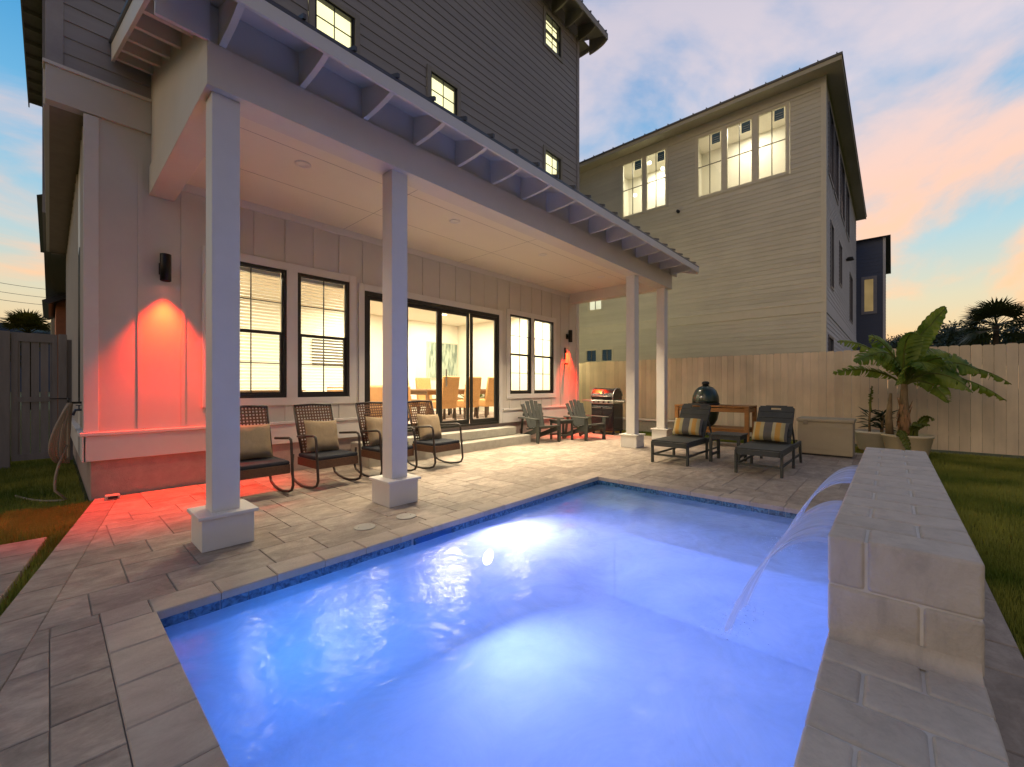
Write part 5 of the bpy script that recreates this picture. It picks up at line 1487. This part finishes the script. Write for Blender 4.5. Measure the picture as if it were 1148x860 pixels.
bx_ = WMB(); bx_.box(NX - .03, NX + .05, NY0 + .09, NY1, 3.34, 3.63); bx_.box(NX - .045, NX + .05, NY0 + .06, NY1, 3.605, 3.64); bx_.box(NX - .025, NX + .05, NY0 + .09, NY1, 9.62, 9.9)
bx_.box(NX - .027, NX + .09, NY0 - .027, NY0 + .09, 0, 9.9); build_each(bx_, 'trim_board', M['ntrim'], NH)
bx_ = WMB(); bx_.box(NX + .09, NXE, NY0 - .03, NY0 + .05, 3.34, 3.63); bx_.build('trim_board', M['nside'], NH)
bx_ = WMB(); bx_.box(NX + .06, NXE, NY0 + .25, NY1, 6.4, 6.45); bx_.box(NX + .06, NXE, NY1 - .05, NY1, 0, 9.9); bx_.box(NXE - .05, NXE, NY0 + .06, NY1, 0, 9.9); bx_.box(NX + 1.7, NX + 1.75, NY0 + .3, NY1 - .06, 0, 9.9); build_each(bx_, 'inner_wall', M['nside'], NH)
tm = WMB()
def ysur(y0, y1, z0, z1, w_=.06, t=.03):
    tm.box(NX - t, NX + .02, y0 - w_, y0, z0 - w_, z1 + w_); tm.box(NX - t, NX + .02, y1, y1 + w_, z0 - w_, z1 + w_); tm.box(NX - t, NX + .02, y0, y1, z1, z1 + w_); tm.box(NX - t, NX + .02, y0, y1, z0 - w_, z0)
ysur(5.85, 7.52, 7.59, 9.60, .065); tm.box(NX - .03, NX + .02, 6.60, 6.71, 7.59, 9.60)
ysur(2.28, 4.80, 7.52, 9.52, .065); tm.box(NX - .03, NX + .02, 3.92, 4.03, 7.52, 9.52); tm.box(NX - .03, NX + .02, 3.04, 3.16, 7.52, 9.52)
for (a, b, c_, d) in small: ysur(a, b, c_, d, .05)
build_each(tm, 'window_trim', M['ntrim'], NH, .004)
ivf = mat('ivory_window_frame', (.62, .58, .44), .5)
def case_window(y0, y1, z0, z1, lit, bars, sticker=None, spots_=()):
    f = WMB(); fw_ = .035
    f.box(NX - .02, NX + .05, y0, y0 + fw_, z0, z1); f.box(NX - .02, NX + .05, y1 - fw_, y1, z0, z1); f.box(NX - .02, NX + .05, y0 + fw_, y1 - fw_, z0, z0 + fw_); f.box(NX - .02, NX + .05, y0 + fw_, y1 - fw_, z1 - fw_, z1)
    fo = f.build('window', ivf, NH)
    b = WMB(); ym = (y0 + y1) / 2; zm = (z0 + z1) / 2
    b.box(NX - .005, NX + .02, ym - .011, ym + .011, z0 + fw_, z1 - fw_)
    if bars: b.box(NX - .0055, NX + .0205, y0 + fw_, y1 - fw_, zm - .011, zm + .011)
    b.build('glazing_bar', mat('bar', (.16, .14, .10), .5), fo)
    p = WMB(); p.add([(NX + .008, y0 + fw_, z0 + fw_), (NX + .008, y1 - fw_, z0 + fw_), (NX + .008, y1 - fw_, z1 - fw_), (NX + .008, y0 + fw_, z1 - fw_)], [(0, 1, 2, 3)]); p.build('pane', M['glass'], fo)
    l = WMB(); l.add([(NX + .5, y0 - .5, z0 - .5), (NX + .5, y1 + .5, z0 - .5), (NX + .5, y1 + .5, z1 + .5), (NX + .5, y0 - .5, z1 + .5)], [(0, 1, 2, 3)]) if False else l.box(NX + .12, NX + .13, y0 - .03, y1 + .03, z0 - .03, z1 + .03)
    if not bars: l.build('lit_room', lit, fo)
    if sticker:
        s = WMB(); s.box(NX - .004, NX + .0, y0 + fw_ + .04, y0 + fw_ + .28, z1 - fw_ - .34, z1 - fw_ - .03); so_ = s.build('sticker', mat('blue_sticker', (.03, .10, .17), .5), fo)
        s = WMB()
        for q in range(3): s.box(NX - .006, NX - .0045, y0 + fw_ + .07, y0 + fw_ + .25, z1 - fw_ - .30 + q * .07, z1 - fw_ - .285 + q * .07)
        s.build('sticker_lines', mat('sticker_print', (.35, .40, .38), .6), so_)
    for (yy, zz) in spots_:
        s = WMB(); s.lathe([(0, -.06), (.045, -.04), (.06, 0), (.045, .04), (0, .06)], (NX + .09, yy, zz), 12); s.build('bulb', emit('bare_bulb', (1, .95, .75), 9), fo)
sp_ = {0: [(7.06, 8.35)], 1: [(6.02, 8.98), (6.5, 9.35)]}
for i, (a, b, c_, d) in enumerate(big): case_window(a, b, c_, d, M['lit_n'] if i > 1 else M['lit_g'], True, True, sp_.get(i, ()))
case_window(*small[0], M['lit_g'], False)
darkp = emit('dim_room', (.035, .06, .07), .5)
for q in small[1:]: case_window(*q, darkp, False)
for (ya, yb, pw, cl) in ((5.3, 8.1, 52, (1, .95, .76)), (1.7, 5.2, 44, (1, .92, .72))):
    rm = WMB(); rm.box(NX + 1.55, NX + 1.6, ya, yb, 6.95, 9.8); rm.box(NX + .06, NX + 1.55, ya, ya + .04, 6.95, 9.8); rm.box(NX + .06, NX + 1.55, yb - .04, yb, 6.95, 9.8); rm.box(NX + .06, NX + 1.55, ya + .04, yb - .04, 9.76, 9.8); rm.box(NX + .06, NX + 1.55, ya + .04, yb - .04, 6.95, 6.99)
    build_each(rm, 'room_wall', M['inner'], NH)
    area('upper_room_lamp', (NX + .8, (ya + yb) / 2, 9.72), .5, pw, cl)
vb = WMB(); vb.tube([(NX - .03, 5.42, 7.24), (NX - .12, 5.42, 7.24)], .05, 12); vb.build('vent_cap', M['rubber'], NH)
for (a, b, c_, d) in sidew:
    f = WMB(); fw_ = .06
    f.box(a - fw_, a, NY0 - .035, NY0 + .03, c_ - fw_, d + fw_); f.box(b, b + fw_, NY0 - .035, NY0 + .03, c_ - fw_, d + fw_); f.box(a, b, NY0 - .035, NY0 + .03, d, d + fw_); f.box(a, b, NY0 - .035, NY0 + .03, c_ - fw_, c_)
    f.box((a + b) / 2 - .015, (a + b) / 2 + .015, NY0 - .01, NY0 + .02, c_, d)
    fo = f.build('window', mat('slate_frame', (.10, .10, .13), .5), NH)
    p = WMB(); p.box(a, b, NY0 + .005, NY0 + .01, c_, d); p.build('pane', mat('dark_pane', (.05, .06, .08), .08), fo)
vb = WMB(); vb.lathe([(.0, 6.42), (.10, 6.42), (.13, 6.30), (.0, 6.30)], (21.5, NY0 - .14, 0), 10); vb.box(21.46, 21.54, NY0 - .14, NY0, 6.33, 6.38); vb.build('security_light', M['rubber'], NH)
# roof: low hip
ro = WMB(); ov = .50; e0, e1, f0, f1 = NX - ov, NXE + .3, NY0 - .40, NY1 + ov; zE = 10.0
ro.box(e0, e1, f0, f1, zE - .10, zE - .085)
ro.build('soffit', M['nsoffit'], NH)
ro = WMB()
cxr, cyr = (e0 + e1) / 2, (f0 + f1) / 2; hw = (f1 - f0) / 2
ro.add([(e0, f0, zE + .06), (e1, f0, zE + .06), (e1, f1, zE + .06), (e0, f1, zE + .06), (e0 + hw, cyr, zE + .06 + hw * .25), (e1 - hw, cyr, zE + .06 + hw * .25), ], [(0, 1, 5, 4), (1, 2, 5), (2, 3, 4, 5), (3, 0, 4)])
ro.box(e0 - .02, e1 + .02, f0 - .02, f0, zE - .0, zE + .062); ro.box(e0 - .02, e0, f0, f1, zE - .0, zE + .062)
rr_ = ro.build('roof', M['nroof'], NH)
ro = WMB(); ro.box(e0, e1, f0 + .001, f0 + .03, zE - .12, zE - .001); ro.box(e0 + .001, e0 + .03, f0 + .03, f1, zE - .12, zE - .001); build_each(ro, 'fascia', M['nsoffit'], NH)
ro = WMB(); y = f0 + .1
while y < f1: ro.box(e0 - .03, e0 + .15, y - .012, y + .012, zE + .058, zE + .095); y += .41
ro.build('roof_rib', M['nroof'], rr_)

# second (navy) house
SX = 30.0
SH = empty('navy_house', (SX + 4, 4, 0), 0, 'narrow dark blue house beyond the beige one with a single lit window', 'house')
c = WMB(); lap(c, 1, SX, .32, 8, 0, 9.3, .2, [(.75, 1.12, 5.35, 7.1)], -1); lap(c, 0, .32, SX, SX + 9, 0, 9.3, .2, (), -1); c.build('lap_siding', M['blue'], SH)
c = WMB(); c.box(SX - .05, SX + .09, .25, .36, 0, 9.3); c.build('corner_board', M['nside'], SH)
c = WMB(); c.box(SX - .05, SX + .02, .6, .75, 5.2, 7.25); c.box(SX - .05, SX + .02, 1.12, 1.25, 5.2, 7.25); c.box(SX - .05, SX + .02, .75, 1.12, 5.2, 5.35); c.box(SX - .05, SX + .02, .75, 1.12, 7.1, 7.25); fo = c.build('window', mat('grey_frame', (.22, .22, .26), .6), SH)
c = WMB(); c.box(SX + .02, SX + .04, .7, 1.2, 5.3, 7.15); c.build('pane', litmat('dim_amber_room', (.55, .38, .16), .42), fo)
c = WMB(); c.add([(SX - .3, .05, 9.25), (SX + 10, .05, 9.25), (SX + 10, 8.5, 9.25), (SX - .3, 8.5, 9.25), (SX + 3.5, 4, 10.2), (SX + 7, 4, 10.2)], [(0, 1, 5, 4), (1, 2, 5), (2, 3, 4, 5), (3, 0, 4), (0, 3, 2, 1)]); c.build('roof', mat('slate_roof', (.10, .10, .13), .6), SH)

# ------------------------------------------------------------------ houses beyond the gate on the left
LH = empty('rear_house', (3, 30, 0), 0, 'beige house wall behind the side gate beyond the main house', 'house')
c = WMB(); c.box(.05, 7, 26, 36, 0, 9.0); c.build('wall', mat('cream_wall', (.55, .48, .30), .7), LH)
c = WMB(); c.add([(-.35, 25.6, 9.0), (7.5, 25.6, 9.0), (7.5, 36.4, 9.0), (-.35, 36.4, 9.0), (3.5, 25.6, 11), (3.5, 36.4, 11)], [(0, 1, 4), (2, 3, 5), (1, 2, 5, 4), (3, 0, 4, 5), (0, 3, 2, 1)]); c.build('roof', M['roof'], LH)
c = WMB()
for k in range(0): c.box(-.42, -.1, 26 + k * 1.1, 26.12 + k * 1.1, 8.8, 8.99)
build_each(c, 'eave_bracket', M['nsoffit'], LH)
PH = empty('garden_shed', (1, 21, 0), 0, 'small gabled outbuilding with orange glowing wall behind the side gate', 'outbuilding')
c = WMB(); c.prism([(.14, 0), (3.2, 0), (3.2, 4.2), (1.7, 4.9), (.14, 4.1)], 1, 20, 24); c.build('wall', mat('orange_lit_wall', (.62, .22, .10), .7), PH)  # orange light falling on this wall is put into its base colour
c = WMB(); c.prism([(-.02, 3.85), (1.7, 4.9), (1.7, 5.05), (-.16, 3.95)], 1, 19.6, 24.4); c.prism([(1.7, 4.9), (3.6, 3.95), (3.6, 4.1), (1.7, 5.05)], 1, 19.6, 24.4); c.build('roof', M['roof'], PH)

# ------------------------------------------------------------------ trees
def crown_mesh(mb, cx, cy, cz, rx, ry, rz_, n, size, rnd):
    lobes = [(Vector((rnd.uniform(-.6, .6) * rx, rnd.uniform(-.6, .6) * ry, rnd.uniform(-.45, .65) * rz_)), rnd.uniform(.3, .55)) for _ in range(11)]
    for _ in range(n):
        l, s = rnd.choice(lobes)
        d = Vector((rnd.gauss(0, 1), rnd.gauss(0, 1), rnd.gauss(0, 1))).normalized() * (rnd.random() ** .4) * s
        p = Vector((cx + l.x + d.x * rx, cy + l.y + d.y * ry, cz + l.z + d.z * rz_))
        a = Vector((rnd.gauss(0, 1), rnd.gauss(0, 1), rnd.gauss(0, 1))).normalized(); b = a.orthogonal().normalized()
        q = size * rnd.uniform(.6, 1.4)
        mb.add([p, p + a * q + b * q * .35, p + a * q * 1.7, p + a * q - b * q * .35], [(0, 1, 2, 3)])
def tree(x, y, h_, r, label, n=2200, size=.22, seed=0, mt=None):
    rnd = random.Random(seed)
    e = empty('tree', (x, y, 0), 0, label, 'tree', 'dark trees behind the fence')
    c = MB(); c.tube([(0, 0, -.1), (.1, 0, h_ * .35), (0, .1, h_ * .7)], [.28, .2, .08], 8)
    for k in range(5):
        a = rnd.uniform(0, 2 * PI); c.tube([(.05, 0, h_ * .35 + k * .2), (math.cos(a) * r * .5, math.sin(a) * r * .5, h_ * .65)], [.1, .03], 6)
    c.build('trunk', M['bark'], e)
    c = MB(); crown_mesh(c, 0, 0, h_ * .62, r, r, h_ * .40, n, size, rnd); c.build('crown', mt or M['leafd'], e)
def palm_tree(x, y, h_, label, n=30, l=2.2, seed=0, name='palm_tree', mt=None):
    rnd = random.Random(seed)
    e = empty(name, (x, y, 0), 0, label, 'palm')
    c = MB(); c.tube([(0, 0, -.1), (.1, 0, h_ * .5), (0, 0, h_)], [.2, .16, .15], 10); c.build('trunk', M['bark'], e)
    c = MB()
    for k in range(n):
        a = rnd.uniform(0, 2 * PI); el = rnd.uniform(-.7, 1.3); d = Vector((math.cos(a) * math.cos(el), math.sin(a) * math.cos(el), math.sin(el)))
        st = Vector((0, 0, h_)); ce = st + d * l * .45
        c.tube([st, ce], .02, 4)
        s_ = d.cross(Uz).normalized(); up_ = s_.cross(d)
        for q in range(19):
            t = (q - 9) / 9 * 1.9; dd = (d * math.cos(t) + s_ * math.sin(t)).normalized(); L_l = l * .6 * (1 - .25 * abs(t) / 1.9)
            w_ = .05 * l / 2; sv = dd.cross(up_).normalized() * w_
            tip = ce + dd * L_l + Vector((0, 0, -.22 * L_l * rnd.uniform(.6, 1.3)))
            c.add([ce, ce + dd * L_l * .5 + sv, tip, ce + dd * L_l * .5 - sv], [(0, 1, 2, 3)])
    c.build('crown', mt or M['palm'], e)
def at(u, D):   # ground point seen at image column u (photo px) at depth D
    s = (u - 574) / 470; p = (Fv + Rv * s) * D; return p.x, p.y
tl_ = [(1000, 46, 6.6, 3.2, 'dark tree just right of the navy house, low on the skyline'), (1035, 44, 6.9, 3.0, 'dark round tree behind the banana plant tip'), (1062, 40, 7.2, 2.7, 'dark bushy tree behind fence, taller, right of the banana leaf'),
       (1083, 36, 6.6, 2.2, 'dark tree beside the palm, on its left'), (1150, 38, 7.6, 3.2, 'dark tree at the right end of the skyline behind the palm'), (1230, 40, 8.5, 4, 'dark tree outside the right end of the fence'), (1320, 42, 8, 4, 'dark tree farthest to the right')]
for i, (u, D, h_, r, lb) in enumerate(tl_):
    x, y = at(u, D); tree(x, y, h_, r, lb, n=7000, size=.17, seed=i + 3)
x, y = at(1117, 30); palm_tree(x, y, 5.6, 'dark fan palm above the fence at the right edge', 34, 2.4, 5)
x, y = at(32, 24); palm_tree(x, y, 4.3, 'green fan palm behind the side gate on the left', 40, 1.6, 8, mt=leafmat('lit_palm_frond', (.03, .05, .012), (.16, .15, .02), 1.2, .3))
x, y = at(2, 22); palm_tree(x, y, 2.9, 'lower fan palm left of the side gate', 30, 1.3, 9)
x, y = at(-60, 40); tree(x, y, 7, 5, 'broad dark tree beyond the left fence', 1500, .3, seed=21)
hl = MB(); 
hl.add([(-60, 160, -1), (20, 160, -1), (20, 160, 14), (-10, 160, 17), (-60, 160, 15), (-60, 200, -1), (20, 200, -1), (20, 200, 14), (-60, 200, 15)], [(0, 1, 2, 3, 4), (1, 6, 7, 2), (4, 3, 2, 7, 8), (0, 4, 8, 5), (5, 8, 7, 6)])
tag(hl.build('hills', mat('distant_hill', (.05, .08, .14), .9)), kind='structure')
# power lines
pl = empty('power_line', at(-40, 45) + (0,), 0, 'utility pole wires crossing the sky beyond the left gate', 'power line')
x0, y0 = at(-40, 45); 
c = WMB(); c.tube([(x0, y0, 0), (x0, y0, 13)], .15, 8); c.box(x0 - 1.2, x0 + 1.2, y0 - .06, y0 + .06, 11.6, 11.75); c.build('pole', M['bark'], pl)
for k, (z, dz) in enumerate(((13.6, -1.0), (12.6, -1.2), (11.7, -1.0), (9.6, -.4))):
    x1, y1 = at(90, 70)
    c = WMB(); pts = []
    for i in range(15):
        t = i / 14; t2 = t * 1.6 - .3; pts.append((x0 + (x1 - x0) * t2, y0 + (y1 - y0) * t2, z + dz * 0 + (z - 1) * .35 * t2 * .9 - .8 * (1 - (2 * t - 1) ** 2)))
    c.tube(pts, .028, 5); c.build('wire', M['rubber'], pl)

# ------------------------------------------------------------------ grass
def grass(name, regions, seed):
    rng = np.random.default_rng(seed); P = []
    for (poly_ok, x0, x1, y0, y1, n) in regions:
        x = rng.uniform(x0, x1, n); y = rng.uniform(y0, y1, n); k = poly_ok(x, y); P.append(np.stack([x[k], y[k]], 1))
    P = np.concatenate(P); n = len(P)
    a = rng.uniform(0, 2 * np.pi, n); h_ = rng.uniform(.025, .06, n); w_ = rng.uniform(.002, .0045, n) * (1 + .12 * np.hypot(P[:, 0], P[:, 1]))
    b = rng.uniform(0, 2 * np.pi, n); ln = rng.uniform(.0, .03, n)
    V = np.zeros((n, 3, 3)); z0 = -.075
    V[:, 0, 0] = P[:, 0] - np.cos(a) * w_; V[:, 0, 1] = P[:, 1] - np.sin(a) * w_; V[:, 0, 2] = z0
    V[:, 1, 0] = P[:, 0] + np.cos(a) * w_; V[:, 1, 1] = P[:, 1] + np.sin(a) * w_; V[:, 1, 2] = z0
    V[:, 2, 0] = P[:, 0] + np.cos(b) * ln; V[:, 2, 1] = P[:, 1] + np.sin(b) * ln; V[:, 2, 2] = z0 + h_ + .02
    me = bpy.data.meshes.new(name); me.vertices.add(n * 3); me.vertices.foreach_set('co', V.reshape(-1))
    me.loops.add(n * 3); me.loops.foreach_set('vertex_index', np.arange(n * 3, dtype=np.int32)); me.polygons.add(n)
    me.polygons.foreach_set('loop_start', np.arange(0, n * 3, 3, dtype=np.int32)); me.polygons.foreach_set('loop_total', np.full(n, 3, dtype=np.int32))
    me.update(calc_edges=True); me.materials.append(M['grass'])
    o = bpy.data.objects.new(name, me); COL.objects.link(o); return o
T_ = lambda x, y: np.ones_like(x, bool)
o = grass('lawn_grass', [(T_, 1.0, 5, -2.6, -.46, 110000), (T_, 5, 11.6, -6, -.46, 170000), (T_, 10.27, 11.6, -.46, 6.6, 40000)], 1)
tag(o, 'short green lawn grass right of the pool up to the fence', 'grass', kind='stuff')
o = grass('side_grass', [(lambda x, y: (x < -.47 + (y - 2) * .1736) & ~((x < -.3 + (y - 3.2) * .14) & (y < 5.4)), -2.5, .6, 2.5, 6.6, 60000), (T_, -3, .27, 6.6, 12, 50000), (lambda x, y: x < -.462 + (y - 2) * .1736, -.3, .36, 5.6, 6.66, 9000)], 2)
tag(o, 'dark grass strip on the left between paving and side gate', 'grass', kind='stuff')
